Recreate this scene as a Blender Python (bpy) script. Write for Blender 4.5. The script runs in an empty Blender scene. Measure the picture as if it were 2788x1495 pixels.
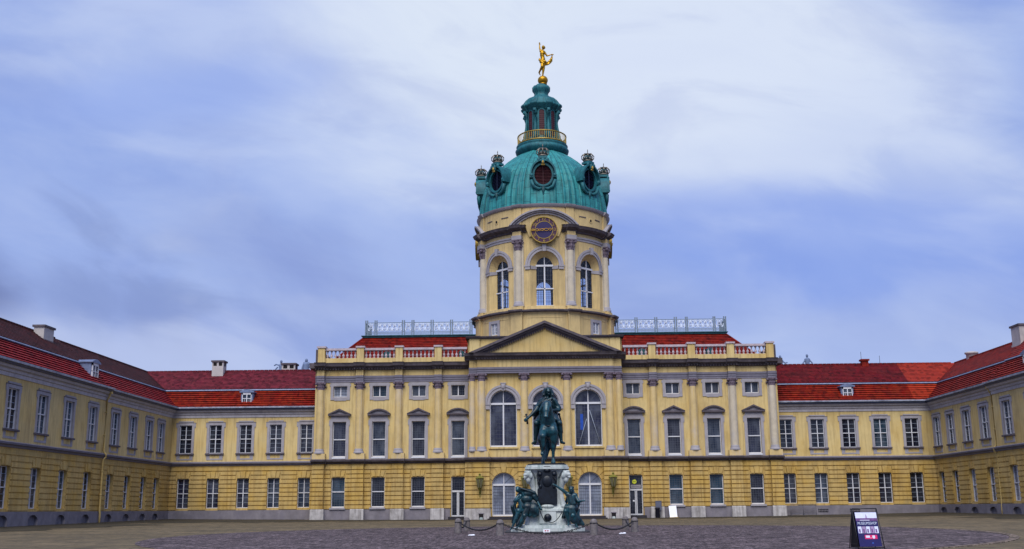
import bpy, bmesh, math, random
from math import sin, cos, pi, sqrt, atan2, radians
from mathutils import Vector, Matrix
random.seed(7)
SC = bpy.context.scene
COL = SC.collection

# ------------------------------------------------------------------ camera
PITCH, YAW, ROLL, EYE = radians(12.326), radians(1.181), radians(.486), 1.5
f0 = Vector((-sin(YAW)*cos(PITCH), cos(YAW)*cos(PITCH), sin(PITCH)))
r0 = Vector((cos(YAW), sin(YAW), 0)); u0 = r0.cross(f0)
rr = r0*cos(ROLL)-u0*sin(ROLL); uu = u0*cos(ROLL)+r0*sin(ROLL)
cd = bpy.data.cameras.new("camera"); cam = bpy.data.objects.new("camera", cd); COL.objects.link(cam)
cam.matrix_world = Matrix(((rr.x, uu.x, -f0.x, 0), (rr.y, uu.y, -f0.y, 0), (rr.z, uu.z, -f0.z, EYE), (0, 0, 0, 1)))
cd.sensor_width = 36; cd.lens = 2922.76/2788*36; cd.clip_end = 3000; cd.clip_start = .1
SC.camera = cam
SC.view_settings.view_transform = 'Standard'; SC.view_settings.look = 'None'
SC.view_settings.exposure = 0.12; SC.view_settings.gamma = 1

# ------------------------------------------------------------------ sky
SUN_EL, SUN_AZ = radians(52), radians(187)      # azimuth clockwise from +Y : behind the viewer, to the left
W = bpy.data.worlds.new("World"); SC.world = W; W.use_nodes = True
nt = W.node_tree; nt.nodes.clear()
def NN(t, **k):
    n = nt.nodes.new(t)
    for a, b in k.items(): setattr(n, a, b)
    return n
def mth(op, a, b=None, c=None, clamp=False):
    n = nt.nodes.new('ShaderNodeMath'); n.operation = op; n.use_clamp = clamp
    for i, v in enumerate((a, b, c)):
        if v is None: continue
        if isinstance(v, (int, float)): n.inputs[i].default_value = v
        else: nt.links.new(v, n.inputs[i])
    return n.outputs[0]
def mixc(f, a, b, mode='MIX'):
    n = nt.nodes.new('ShaderNodeMix'); n.data_type = 'RGBA'; n.blend_type = mode; n.clamp_factor = True
    for i, v in ((0, f), (6, a), (7, b)):
        if isinstance(v, (int, float)): n.inputs[i].default_value = v
        elif isinstance(v, tuple): n.inputs[i].default_value = (*v, 1)
        else: nt.links.new(v, n.inputs[i])
    return n.outputs[2]
def smooth(x, lo, hi):
    n = nt.nodes.new('ShaderNodeMapRange'); n.interpolation_type = 'SMOOTHERSTEP'
    n.inputs[1].default_value = lo; n.inputs[2].default_value = hi; nt.links.new(x, n.inputs[0]); return n.outputs[0]
sky = NN('ShaderNodeTexSky', sky_type='NISHITA', sun_disc=False, sun_elevation=SUN_EL, sun_rotation=SUN_AZ)
bgs = NN('ShaderNodeMix', data_type='RGBA', blend_type='MULTIPLY'); bgs.inputs[0].default_value = 1
tc = NN('ShaderNodeTexCoord'); sp = NN('ShaderNodeSeparateXYZ'); nt.links.new(tc.outputs['Generated'], sp.inputs[0])
ya = mth('ADD', mth('ABSOLUTE', sp.outputs[1]), .12)
U = mth('DIVIDE', sp.outputs[0], ya); V = mth('DIVIDE', mth('ABSOLUTE', sp.outputs[2]), ya)
def noise(su, sv, rot, seed, detail=6, rough=.55, dist=0.0):
    c = NN('ShaderNodeCombineXYZ')
    cr, sr = cos(rot), sin(rot)
    uq = mth('ADD', mth('MULTIPLY', U, cr*su), mth('MULTIPLY', V, sr*su))
    vq = mth('ADD', mth('MULTIPLY', U, -sr*sv), mth('MULTIPLY', V, cr*sv))
    nt.links.new(uq, c.inputs[0]); nt.links.new(vq, c.inputs[1]); c.inputs[2].default_value = seed
    n = NN('ShaderNodeTexNoise'); n.inputs['Scale'].default_value = 1; n.inputs['Detail'].default_value = detail
    n.inputs['Roughness'].default_value = rough; n.inputs['Distortion'].default_value = dist
    nt.links.new(c.outputs[0], n.inputs['Vector']); return n.outputs[0]
def blob(cu, cv, ru, rv, rot=0):
    du = mth('SUBTRACT', U, cu); dv = mth('SUBTRACT', V, cv); cr, sr = cos(rot), sin(rot)
    a = mth('DIVIDE', mth('ADD', mth('MULTIPLY', du, cr), mth('MULTIPLY', dv, sr)), ru)
    b = mth('DIVIDE', mth('ADD', mth('MULTIPLY', du, -sr), mth('MULTIPLY', dv, cr)), rv)
    return mth('SUBTRACT', 1.0, mth('SQRT', mth('ADD', mth('MULTIPLY', a, a), mth('MULTIPLY', b, b))))
n1 = noise(2.2, 5.0, -.25, 3.1, 7, .55, .6)
n2 = noise(5, 13, -.18, 9.7, 5, .5, .5)
n3 = noise(2.6, 7, .22, 21.0, 5, .5, .5)
base = mixc(smooth(V, .04, .34), (.33, .42, .77), (.27, .39, .81))
base = mixc(smooth(V, .0, .16), (.36, .45, .78), base)
base = mixc(mth('MULTIPLY', smooth(n1, .40, .68), .65), base, (.42, .54, .90))
lt_ = mth('ADD', blob(-.22, .48, .40, .26, 0), mth('MULTIPLY', mth('SUBTRACT', n1, .5), .9))
base = mixc(mth('MULTIPLY', smooth(lt_, -.1, .8), .62), base, (.58, .68, .96))
wz = mth('ADD', blob(.05, .46, .36, .22, -.18), mth('MULTIPLY', mth('SUBTRACT', n1, .5), 1.1))
wz2 = mth('ADD', blob(.22, .33, .30, .13, -.22), mth('MULTIPLY', mth('SUBTRACT', n3, .5), 1.1))
base = mixc(mth('MULTIPLY', smooth(wz, -.15, .6), .92), base, (.80, .88, 1.0))
base = mixc(mth('MULTIPLY', smooth(wz2, -.05, .6), .75), base, (.74, .82, .99))
# darker violet-blue undersides, low left and right of the tower
dk = mth('ADD', blob(-.20, .215, .17, .055, -.25), mth('MULTIPLY', mth('SUBTRACT', n2, .5), 1.6))
base = mixc(mth('MULTIPLY', smooth(dk, -.1, 1.1), .50), base, (.22, .28, .60))
n5 = noise(5.5, 14, -.22, 51.0, 6, .56, .5)
base = mixc(mth('MULTIPLY', smooth(n5, .42, .76), .16), base, (.60, .68, .94))
base = mixc(mth('MULTIPLY', smooth(n5, .56, .30), .22), base, (.24, .32, .70))
n4 = noise(6, 17, -.30, 33.0, 5, .5, .7)
lw_ = mth('ADD', blob(-.34, .17, .26, .09, -.2), mth('MULTIPLY', mth('SUBTRACT', n4, .5), 2.6))
base = mixc(mth('MULTIPLY', smooth(lw_, .2, 1.1), .55), base, (.22, .29, .58))
rw_ = mth('ADD', blob(.28, .25, .30, .05, -.02), mth('MULTIPLY', mth('SUBTRACT', n4, .5), 2.4))
base = mixc(mth('MULTIPLY', smooth(rw_, .2, 1.1), .40), base, (.22, .34, .80))
dk2 = mth('ADD', blob(-.50, .20, .12, .07, -.5), mth('MULTIPLY', mth('SUBTRACT', n2, .5), 1.2))
base = mixc(mth('MULTIPLY', smooth(dk2, .0, .7), .8), base, (.15, .19, .42))
dk3 = mth('ADD', blob(.25, .22, .30, .075, -.10), mth('MULTIPLY', mth('SUBTRACT', n3, .5), 1.5))
base = mixc(mth('MULTIPLY', smooth(dk3, .0, .8), .62), base, (.22, .35, .86))
dk4 = mth('ADD', blob(-.30, .36, .24, .05, .1), mth('MULTIPLY', mth('SUBTRACT', n3, .5), 1.6))
base = mixc(mth('MULTIPLY', smooth(dk4, .0, .9), .5), base, (.30, .43, .90))
pl = mth('ADD', blob(-.34, .12, .30, .07, -.15), mth('MULTIPLY', mth('SUBTRACT', n2, .5), 1.5))
base = mixc(mth('MULTIPLY', smooth(pl, .1, .8), .55), base, (.60, .68, .93))
wisp = smooth(n2, .45, .75)
base = mixc(mth('MULTIPLY', wisp, .22), base, (.74, .82, 1.0))
tr = mth('ADD', blob(.47, .52, .16, .09, 0), mth('MULTIPLY', mth('SUBTRACT', n3, .5), 1.2))
base = mixc(mth('MULTIPLY', smooth(tr, -.1, .7), .7), base, (.24, .38, .90))
nis = mixc(1.0, sky.outputs[0], (.10, .10, .10), 'MULTIPLY')
allsky = mixc(.94, nis, base)
bg = NN('ShaderNodeBackground'); bg.inputs[1].default_value = .90
nt.links.new(allsky, bg.inputs[0]); out = NN('ShaderNodeOutputWorld'); nt.links.new(bg.outputs[0], out.inputs[0])
ld = bpy.data.lights.new("sun", 'SUN'); ld.energy = 3.3; ld.angle = radians(48); ld.color = (1, .95, .86)
sun = bpy.data.objects.new("sun", ld); COL.objects.link(sun); sun.location = (-40, -40, 60)
sd = Vector((sin(SUN_AZ)*cos(SUN_EL), cos(SUN_AZ)*cos(SUN_EL), sin(SUN_EL)))
sun.rotation_euler = sd.to_track_quat('Z', 'Y').to_euler()

# ------------------------------------------------------------------ materials
def mat(name, col, rough=.8, var=.25, scale=3.0, stain=0.0, staincol=None, bump=.0, bscale=20, metal=0, spec=.3, streak=0.0, alt=None, altscale=.5, extra=None):
    m = bpy.data.materials.new(name); m.use_nodes = True; t = m.node_tree; N = t.nodes; L = t.links
    b = N['Principled BSDF']; b.inputs['Roughness'].default_value = rough; b.inputs['Metallic'].default_value = metal
    b.inputs['Specular IOR Level'].default_value = spec
    g = N.new('ShaderNodeNewGeometry')
    def nz(sc, det=5, vec=(1, 1, 1), rg=.6):
        mp = N.new('ShaderNodeMapping'); mp.inputs['Scale'].default_value = vec; L.new(g.outputs['Position'], mp.inputs[0])
        n = N.new('ShaderNodeTexNoise'); n.inputs['Scale'].default_value = sc; n.inputs['Detail'].default_value = det; n.inputs['Roughness'].default_value = rg
        L.new(mp.outputs[0], n.inputs['Vector']); return n.outputs[0]
    def mr(x, a, b_, c, d):
        n = N.new('ShaderNodeMapRange'); L.new(x, n.inputs[0])
        for i, v in enumerate((a, b_, c, d)): n.inputs[i+1].default_value = v
        return n.outputs[0]
    def mx(f, a, b_, mode='MIX'):
        n = N.new('ShaderNodeMix'); n.data_type = 'RGBA'; n.blend_type = mode
        for i, v in ((0, f), (6, a), (7, b_)):
            if isinstance(v, (int, float)): n.inputs[i].default_value = v
            elif isinstance(v, tuple): n.inputs[i].default_value = (*v[:3], 1)
            else: L.new(v, n.inputs[i])
        return n.outputs[2]
    def vm(x, s):
        n = N.new('ShaderNodeMath'); n.operation = 'MULTIPLY'; n.inputs[1].default_value = s; L.new(x, n.inputs[0]); return n.outputs[0]
    lo = tuple(c*(1-var) for c in col); hi = tuple(min(1, c*(1+var)) for c in col)
    c = mx(mr(nz(scale), .3, .7, 0, 1), lo, hi)
    if alt: c = mx(mr(nz(altscale, 6), .45, .62, 0, 1), c, alt)
    if stain: c = mx(vm(mr(nz(scale*.35, 8, (1, 1, .55), .68), .52, .72, 0, 1), stain), c, staincol or tuple(x*.35 for x in col))
    if streak: c = mx(vm(mr(nz(2.2, 6, (2.2, 2.2, .16), .62), .47, .72, 0, 1), streak), c, staincol or tuple(x*.4 for x in col))
    if extra: c = extra(N, L, g, c, mx, mr, vm, nz)
    L.new(c, b.inputs['Base Color'])
    if bump:
        bn = N.new('ShaderNodeBump'); bn.inputs['Strength'].default_value = bump; bn.inputs['Distance'].default_value = .02
        L.new(nz(bscale, 6), bn.inputs['Height']); L.new(bn.outputs[0], b.inputs['Normal'])
    return m
YEL = mat("yellow plaster", (.60, .465, .215), .85, .12, .9, .55, (.28, .19, .08), .25, 30, streak=.65, alt=(.55, .40, .155), altscale=.45)
YEL2 = mat("ochre rusticated plaster", (.50, .355, .135), .85, .20, 1.2, .6, (.22, .12, .03), .3, 25, streak=.6, alt=(.50, .33, .09), altscale=.6)
YELT = mat("tower plaster", (.55, .415, .195), .85, .12, .9, .6, (.30, .23, .13), .25, 30, streak=.7)
COLM = mat("weathered column plaster", (.56, .42, .19), .85, .12, 1.5, .55, (.46, .44, .47), .25, 30, streak=.35)
CPAL = mat("pale weathered column", (.50, .44, .34), .85, .12, 2.0, .6, (.40, .39, .42), .25, 30, streak=.4)
TRIM = mat("lilac grey trim", (.31, .295, .325), .8, .12, 2, .6, (.22, .20, .24), .2, 30, streak=.2)
TRIML = mat("pale grey cornice", (.42, .40, .43), .8, .12, 2, .5, (.2, .18, .21), .2, 30, streak=.35)
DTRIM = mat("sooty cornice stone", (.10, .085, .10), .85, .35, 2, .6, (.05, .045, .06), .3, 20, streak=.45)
ARCHI = mat("grey architrave", (.185, .175, .225), .8, .15, 2, .4, (.15, .14, .19), .2, 20, streak=.3)
PLIN = mat("grey plinth render", (.19, .175, .20), .9, .2, 1.5, .7, (.14, .13, .17), .3, 20, streak=.4)
PLIW = mat("pale plinth stone", (.44, .42, .42), .9, .2, 2.5, .8, (.14, .125, .12), .3, 20, streak=.8)
CAPM = mat("carved capital stone", (.14, .11, .145), .9, .35, 5, .6, (.05, .04, .06), .4, 20)
BALM = mat("baluster stone", (.42, .36, .40), .85, .2, 5, .4, (.2, .17, .2), .2, 20)
WHT = mat("white window paint", (.58, .59, .64), .5, .06, 4, .15, (.4, .4, .42))
LEAD = mat("grey window lead", (.07, .08, .11), .6, .1, 4)
LEADL = mat("pale glazing bar", (.26, .30, .38), .6, .1, 4)
ZINC = mat("zinc flashing", (.13, .17, .29), .45, .3, 3, .4, (.07, .09, .16), spec=.5)
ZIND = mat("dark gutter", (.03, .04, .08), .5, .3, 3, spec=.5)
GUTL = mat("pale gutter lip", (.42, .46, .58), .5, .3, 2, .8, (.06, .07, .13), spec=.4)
PIPE = mat("yellow drainpipe paint", (.50, .36, .13), .6, .15, 2, .4, (.2, .15, .07))
TW = True
def tile(name, col, alt, var=.3, patch=None):
    def ex(N, L, g, c, mx, mr, vm, nz):
        if patch:
            sx = N.new('ShaderNodeSeparateXYZ'); L.new(g.outputs['Position'], sx.inputs[0]); gt = N.new('ShaderNodeMath'); gt.operation = 'GREATER_THAN'; gt.inputs[1].default_value = patch[0]
            L.new(sx.outputs[0], gt.inputs[0]); c = mx(gt.outputs[0], c, patch[1])
        n = N.new('ShaderNodeTexVoronoi'); n.inputs['Scale'].default_value = 3.3; L.new(g.outputs['Position'], n.inputs['Vector'])
        s = N.new('ShaderNodeSeparateColor'); L.new(n.outputs['Color'], s.inputs[0])
        c = mx(vm(s.outputs[0], .5), c, alt); return mx(vm(mr(s.outputs[1], .72, .85, 0, 1), .6), c, mx(1.0, c, (.35, .35, .35), 'MULTIPLY'))
    return mat(name, tuple(x*.85 for x in col), .75, var+.1, 2.5, .6, tuple(x*.25 for x in col), .4, 12, streak=.5, spec=.15, alt=tuple(x*.55+.004 for x in col), altscale=.8, extra=ex)
TRED = tile("red roof tile", (.18, .005, .004), (.26, .022, .008))
TMAR = tile("maroon weathered tile", (.135, .014, .028), (.20, .03, .04))
TCRI = tile("crimson roof tile", (.125, .004, .010), (.17, .014, .012), patch=(35.6, (.30, .030, .016)))
TORA = tile("orange red roof tile", (.22, .011, .008), (.30, .03, .015))
TROS = tile("rose red roof tile", (.25, .010, .018), (.33, .03, .03))
TBRN = tile("dark brown tile", (.060, .015, .017), (.10, .022, .022))  # darker brown tile on the left wing's upper slopes
TLOWR = tile("bright red tile with newer patch", (.21, .006, .003), (.30, .035, .007), patch=(35.4, (.33, .030, .012)))
TLOW = tile("bright orange red tile", (.21, .006, .003), (.30, .035, .007))
CHIM = mat("pale chimney render", (.44, .41, .41), .9, .12, 2, .5, (.2, .18, .18))
def glassm(name, col, rough=.12, net_reflect=0.0):
    def ex(N, L, g, c, mx, mr, vm, nz):
        return mx(mr(nz(1.3, 4, (1, 1, .5)), .4, .65, 0, net_reflect), c, (.30, .34, .42)) if net_reflect else c  # pale noise patches: painted reflections, and net curtain in the curtained glass
    return mat(name, col, rough, .55, .9, spec=.4, extra=ex)
G_OCU = None
G_DARK = glassm("dark window glass", (.004, .005, .012), .12, .10)
G_BLUE = glassm("blue grey window glass", (.014, .022, .042), .15, .25)
G_CURT = glassm("curtained window glass", (.13, .15, .215), .2, .6)
G_TEAL = glassm("teal tinted window glass", (.010, .030, .052), .12, .2)
G_GREY = glassm("smoky window glass", (.015, .016, .028), .15, .15)
G_PURP = glassm("violet grey glass", (.014, .016, .038), .15, .2)
GT = bpy.data.materials.new("clear tower glass"); GT.use_nodes = True
_n = GT.node_tree.nodes; _l = GT.node_tree.links; _n.clear()
_o = _n.new('ShaderNodeOutputMaterial'); _m = _n.new('ShaderNodeMixShader'); _t = _n.new('ShaderNodeBsdfTransparent'); _g = _n.new('ShaderNodeBsdfGlossy')
_f = _n.new('ShaderNodeFresnel'); _f.inputs[0].default_value = 1.45; _g.inputs['Roughness'].default_value = .05; _t.inputs[0].default_value = (.80, .86, .95, 1)
_m.inputs[0].default_value = .06; _l.new(_t.outputs[0], _m.inputs[1]); _l.new(_g.outputs[0], _m.inputs[2]); _l.new(_m.outputs[0], _o.inputs[0])
def patex(N, L, g, c, mx, mr, vm, nz):
    tc_ = N.new('ShaderNodeTexCoord'); s = N.new('ShaderNodeSeparateXYZ'); L.new(tc_.outputs['Object'], s.inputs[0])
    a = N.new('ShaderNodeMath'); a.operation = 'ARCTAN2'; L.new(s.outputs[0], a.inputs[0]); L.new(s.outputs[1], a.inputs[1])
    a5 = vm(a.outputs[0], 5.5)
    cb = N.new('ShaderNodeCombineXYZ'); L.new(s.outputs[2], cb.inputs[0]); L.new(a5, cb.inputs[1])
    br = N.new('ShaderNodeTexBrick'); br.inputs['Scale'].default_value = 1; br.inputs['Brick Width'].default_value = 1.5; br.inputs['Row Height'].default_value = .54
    br.inputs['Mortar Size'].default_value = .03; br.inputs['Color1'].default_value = (1, 1, 1, 1); br.inputs['Color2'].default_value = (.72, .85, .85, 1)
    br.inputs['Mortar'].default_value = (.25, .35, .38, 1); L.new(cb.outputs[0], br.inputs['Vector'])
    return mx(.85, c, mx(1.0, c, br.outputs[0], 'MULTIPLY'))
PAT = mat("green copper patina", (.032, .245, .255), .6, .3, 1.2, .65, (.008, .10, .14), .2, 10, streak=.75, spec=.3, extra=patex)
PATP = mat("plain copper patina", (.016, .125, .150), .6, .35, 2.2, .65, (.004, .035, .06), .2, 10, streak=.6, spec=.3)
PATD = mat("dark stained copper", (.010, .075, .095), .6, .4, 2.5, .5, (.004, .02, .03), .2, 10, spec=.3)
LOUV_REFL = mat("louvre with blue reflection tint", (.010, .014, .040), .3, .3, 4, spec=.6)  # side lucarnes: bluish reflection put into the louvre colour
LOUV = mat("oxblood louvre", (.05, .012, .018), .6, .3, 4)
GOLD = mat("gilding", (.42, .23, .014), .42, .3, 5, .7, (.12, .06, .008), metal=.75)
GOLDD = mat("dull gilding", (.30, .21, .05), .5, .3, 6, .5, (.12, .10, .03), metal=.5)
CROW = mat("tarnished crown metal", (.20, .18, .15), .45, .4, 6, .5, (.04, .04, .05), metal=.6)
CLKD = mat("navy clock face", (.018, .011, .075), .5, .1, 2)
CLKR = mat("plum clock ring", (.050, .014, .045), .5, .15, 2)
BRZ = mat("weathered bronze", (.005, .036, .050), .40, .7, 6, .85, (.002, .006, .010), .45, 12, metal=.1, spec=.5, streak=.85, alt=(.003, .014, .024), altscale=1.9)
BRZH = mat("bronze lit tone", (.008, .062, .085), .36, .55, 5, .85, (.002, .008, .013), .4, 12, metal=.1, spec=.6, streak=.8)  # lighter copy of the bronze above; light and shade contrast put into colour
BRZD = mat("dark bronze", (.006, .010, .018), .4, .5, 5, .4, (.004, .02, .03), .2, 16, metal=.3, spec=.5)
MARB = mat("stained white marble", (.46, .50, .50), .65, .12, 3.5, .75, (.17, .24, .24), .3, 18, streak=.8)
MARD = mat("dark base stone", (.05, .05, .06), .8, .3, 4)
GRAN = mat("bollard granite", (.15, .135, .14), .85, .3, 9, .5, (.09, .08, .09), .4, 40)
IRON = mat("black chain iron", (.010, .010, .014), .5, .3, 9, spec=.5)
RAIL = mat("blue grey railing iron", (.16, .21, .27), .6, .2, 4)
RAILL = mat("pale railing tracery", (.62, .70, .84), .6, .15, 6)
LANT = mat("olive lantern metal", (.16, .15, .025), .55, .4, 8, .5, (.05, .05, .02))
LGLS = mat("smoky lantern glass", (.13, .12, .07), .3, .3, 9, spec=.6)
BLKP = mat("black board panel", (.004, .004, .007), .5, .1, 4)
NAVY = mat("navy poster print", (.006, .005, .09), .4, .1, 4)
PWHI = mat("pale poster print", (.62, .66, .85), .4, .08, 8)
PLIL = mat("lilac poster print", (.32, .24, .42), .4, .25, 12)
PDRK = mat("violet poster print", (.13, .06, .20), .4, .3, 12)
MAGE = mat("magenta poster print", (.62, .012, .13), .4, .05, 4)
PBLU = mat("blue poster mark", (.02, .09, .42), .4, .05, 4)
LETT = mat("white lettering", (.55, .62, .80), .5, .05, 4)
WBRD = mat("plain white board", (.80, .82, .90), .5, .03, 2)
YSGN = mat("lime yellow sign", (.62, .68, .05), .5, .1, 4)
GPAN = mat("grey cabinet metal", (.10, .11, .16), .5, .15, 3)
DBIN = mat("dark bin metal", (.012, .012, .022), .5, .2, 4)
REDM = mat("red sign print", (.5, .02, .04), .5)
HZST = mat("bluish roof sculpture stone", (.15, .20, .33), .8, .2, 3)
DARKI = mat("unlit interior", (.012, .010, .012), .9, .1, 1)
STEP = mat("dark door step", (.03, .028, .035), .85, .2, 3)

def gmat(name, c1, c2, c3, sc, cob=False):
    m = bpy.data.materials.new(name); m.use_nodes = True; t = m.node_tree; N = t.nodes; L = t.links; b = N['Principled BSDF']
    b.inputs['Roughness'].default_value = .9; b.inputs['Specular IOR Level'].default_value = .2
    g = N.new('ShaderNodeNewGeometry')
    def nz(s, d=8, r=.65, vec=(1, 1, 1)):
        mp = N.new('ShaderNodeMapping'); mp.inputs['Scale'].default_value = vec; L.new(g.outputs['Position'], mp.inputs[0])
        n = N.new('ShaderNodeTexNoise'); n.inputs['Scale'].default_value = s; n.inputs['Detail'].default_value = d; n.inputs['Roughness'].default_value = r
        L.new(mp.outputs[0], n.inputs['Vector']); return n.outputs[0]
    def rampf(x, a, b_):
        n = N.new('ShaderNodeMapRange'); n.inputs[1].default_value = a; n.inputs[2].default_value = b_; L.new(x, n.inputs[0]); return n.outputs[0]
    def mx(f, a, b_, mode='MIX'):
        n = N.new('ShaderNodeMix'); n.data_type = 'RGBA'; n.blend_type = mode
        for i, v in ((0, f), (6, a), (7, b_)):
            if isinstance(v, (int, float)): n.inputs[i].default_value = v
            elif isinstance(v, tuple): n.inputs[i].default_value = (*v, 1)
            else: L.new(v, n.inputs[i])
        return n.outputs[2]
    c = mx(rampf(nz(.12, 5, .6, (1, 2.2, 1)), .35, .65), c1, c2)
    c = mx(rampf(nz(1.1, 8, .7), .42, .66), c, c3)
    c = mx(rampf(nz(1.0, 3, .8, (7.5, .85, 1)), .38, .62), mx(1.0, c, (.52, .50, .50), 'MULTIPLY'), mx(1.0, c, (1.65, 1.62, 1.62), 'MULTIPLY')) if cob else mx(rampf(nz(1.0, 3, .8, (5, .9, 1)), .36, .64), mx(1.0, c, (.74, .74, .72), 'MULTIPLY'), mx(1.0, c, (1.28, 1.26, 1.25), 'MULTIPLY'))
    c = mx(rampf(nz(9, 4, .7), .3, .7), mx(1.0, c, (.62, .62, .62), 'MULTIPLY'), mx(1.0, c, (1.25, 1.25, 1.25), 'MULTIPLY'))
    h = nz(14, 6, .7)
    if cob:
        v = N.new('ShaderNodeTexVoronoi'); v.feature = 'F1'; v.inputs['Scale'].default_value = sc; L.new(g.outputs['Position'], v.inputs['Vector'])
        s = N.new('ShaderNodeSeparateColor'); L.new(v.outputs['Color'], s.inputs[0])
        c = mx(rampf(s.outputs[0], 0, 1), mx(1.0, c, (.50, .48, .50), 'MULTIPLY'), mx(1.0, c, (1.55, 1.5, 1.55), 'MULTIPLY'))
        ve = N.new('ShaderNodeTexVoronoi'); ve.feature = 'DISTANCE_TO_EDGE'; ve.inputs['Scale'].default_value = sc; L.new(g.outputs['Position'], ve.inputs['Vector'])
        e = rampf(ve.outputs[0], .02, .12); c = mx(e, mx(1.0, c, (.35, .33, .33), 'MULTIPLY'), c); h = e
    L.new(c, b.inputs['Base Color'])
    bn = N.new('ShaderNodeBump'); bn.inputs['Strength'].default_value = .5; bn.inputs['Distance'].default_value = .02; L.new(h, bn.inputs['Height']); L.new(bn.outputs[0], b.inputs['Normal'])
    return m
GRAV = gmat("sandy gravel", (.118, .092, .053), (.178, .137, .080), (.070, .058, .040), 1)
COBB = gmat("violet grey cobbles", (.112, .092, .096), (.145, .118, .122), (.055, .045, .047), 6.5, True)
KERB = gmat("pale kerb stone", (.17, .14, .105), (.20, .165, .12), (.12, .10, .08), 4, True)
DIRT_SHADE = gmat("dark damp paving with contact shade", (.046, .038, .024), (.066, .054, .034), (.032, .028, .020), 1)

# ------------------------------------------------------------------ mesh helpers
class MB:
    def __init__(s, xf=None): s.v = []; s.f = []; s.m = []; s.xf = xf; s.sm = []
    def add(s, vs, fs, m=0, sm=False):
        o = len(s.v); s.v += [tuple(s.xf(*p)) if s.xf else tuple(p) for p in vs]
        for f in fs: s.f.append(tuple(i+o for i in f)); s.m.append(m); s.sm.append(sm)
    def box(s, x0, x1, y0, y1, z0, z1, m=0):
        s.add([(x0, y0, z0), (x1, y0, z0), (x1, y1, z0), (x0, y1, z0), (x0, y0, z1), (x1, y0, z1), (x1, y1, z1), (x0, y1, z1)],
              [(0, 3, 2, 1), (4, 5, 6, 7), (0, 1, 5, 4), (1, 2, 6, 5), (2, 3, 7, 6), (3, 0, 4, 7)], m)
    def quad(s, a, b, c, d, m=0): s.add([a, b, c, d], [(0, 1, 2, 3)], m)
    def prism(s, pts, y0, y1, m=0):        # polygon in x,z (counter clockwise seen from the front)
        n = len(pts); s.add([(x, y0, z) for x, z in pts]+[(x, y1, z) for x, z in pts],
              [tuple(range(n)), tuple(range(2*n-1, n-1, -1))]+[(i, i+n, (i+1) % n+n, (i+1) % n) for i in range(n)], m)
    def prof(s, pts, x0, x1, m=0):         # open profile in y,z run along x (list from bottom to top)
        n = len(pts); s.add([(x0, y, z) for y, z in pts]+[(x1, y, z) for y, z in pts],
              [(i, i+n, i+n+1, i+1) for i in range(n-1)]+[tuple(range(n))[::-1], tuple(range(n, 2*n))], m)
    def lathe(s, pr, cx=0, cy=0, n=24, a0=0, a1=2*pi, m=0, rf=None, angs=None, sm=True, close=True):
        A = angs if angs else [a0+(a1-a0)*i/n for i in range(n+1)]
        full = abs(A[-1]-A[0]-2*pi) < 1e-6
        if full: A = A[:-1]
        k = len(A); vs = []
        for r, z in pr:
            for a in A:
                q = r+(rf(a, z) if rf else 0); vs.append((cx+q*sin(a), cy-q*cos(a), z))
        fs = []
        for j in range(len(pr)-1):
            for i in range(k if full else k-1):
                i2 = (i+1) % k; fs.append((j*k+i, j*k+i2, (j+1)*k+i2, (j+1)*k+i))
        s.add(vs, fs, m, sm)
        if full and close:
            if pr[0][0] > 1e-4: s.add(vs[:k], [tuple(range(k))[::-1]], m)
            if pr[-1][0] > 1e-4: s.add(vs[-k:], [tuple(range(k))], m)
    def tube(s, path, r, n=6, m=0, sm=True):
        P = [Vector(p) for p in path]; vs = []; R = r if isinstance(r, (list, tuple)) else [r]*len(P)
        up = Vector((0, 0, 1))
        for i, p in enumerate(P):
            d = (P[min(i+1, len(P)-1)]-P[max(i-1, 0)]).normalized()
            a = d.cross(up);  a = a.normalized() if a.length > .05 else Vector((1, 0, 0)); b = a.cross(d)
            for j in range(n): t = 2*pi*j/n; vs.append(p+(a*cos(t)+b*sin(t))*R[i])
        fs = [(i*n+j, i*n+(j+1) % n, (i+1)*n+(j+1) % n, (i+1)*n+j) for i in range(len(P)-1) for j in range(n)]
        fs += [tuple(range(n))[::-1], tuple(range(len(P)*n-n, len(P)*n))]
        s.add(vs, fs, m, sm)
    def ell(s, c, r, rot=None, n=12, m=0):
        R = rot.to_matrix() if rot else Matrix.Identity(3); vs = []; k = n; h = max(6, n//2+1)
        for i in range(h+1):
            ph = pi*i/h
            for j in range(k): t = 2*pi*j/k; vs.append(Vector(c)+R @ Vector((r[0]*sin(ph)*cos(t), r[1]*sin(ph)*sin(t), -r[2]*cos(ph))))
        fs = [(i*k+j, i*k+(j+1) % k, (i+1)*k+(j+1) % k, (i+1)*k+j) for i in range(h) for j in range(k)]
        s.add(vs, fs, m, True)
    def cap(s, p0, r0_, p1, r1_, n=10):
        p0 = Vector(p0); p1 = Vector(p1); d = p1-p0; L = max(d.length, 1e-4); q = d.to_track_quat('Z', 'Y').to_matrix(); vs = []; rings = []
        for i in range(5): a = -pi/2+pi/2*i/4; rings.append((r0_*cos(a), r0_*sin(a)))
        for i in range(5): a = pi/2*i/4; rings.append((r1_*cos(a), L+r1_*sin(a)))
        for r, z in rings:
            for j in range(n): t = 2*pi*j/n; vs.append(p0+q @ Vector((max(r, .001)*cos(t), max(r, .001)*sin(t), z)))
        fs = [(i*n+j, i*n+(j+1) % n, (i+1)*n+(j+1) % n, (i+1)*n+j) for i in range(9) for j in range(n)]
        fs += [tuple(range(n))[::-1], tuple(range(9*n, 10*n))]
        s.add(vs, fs, 0, True)
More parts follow.
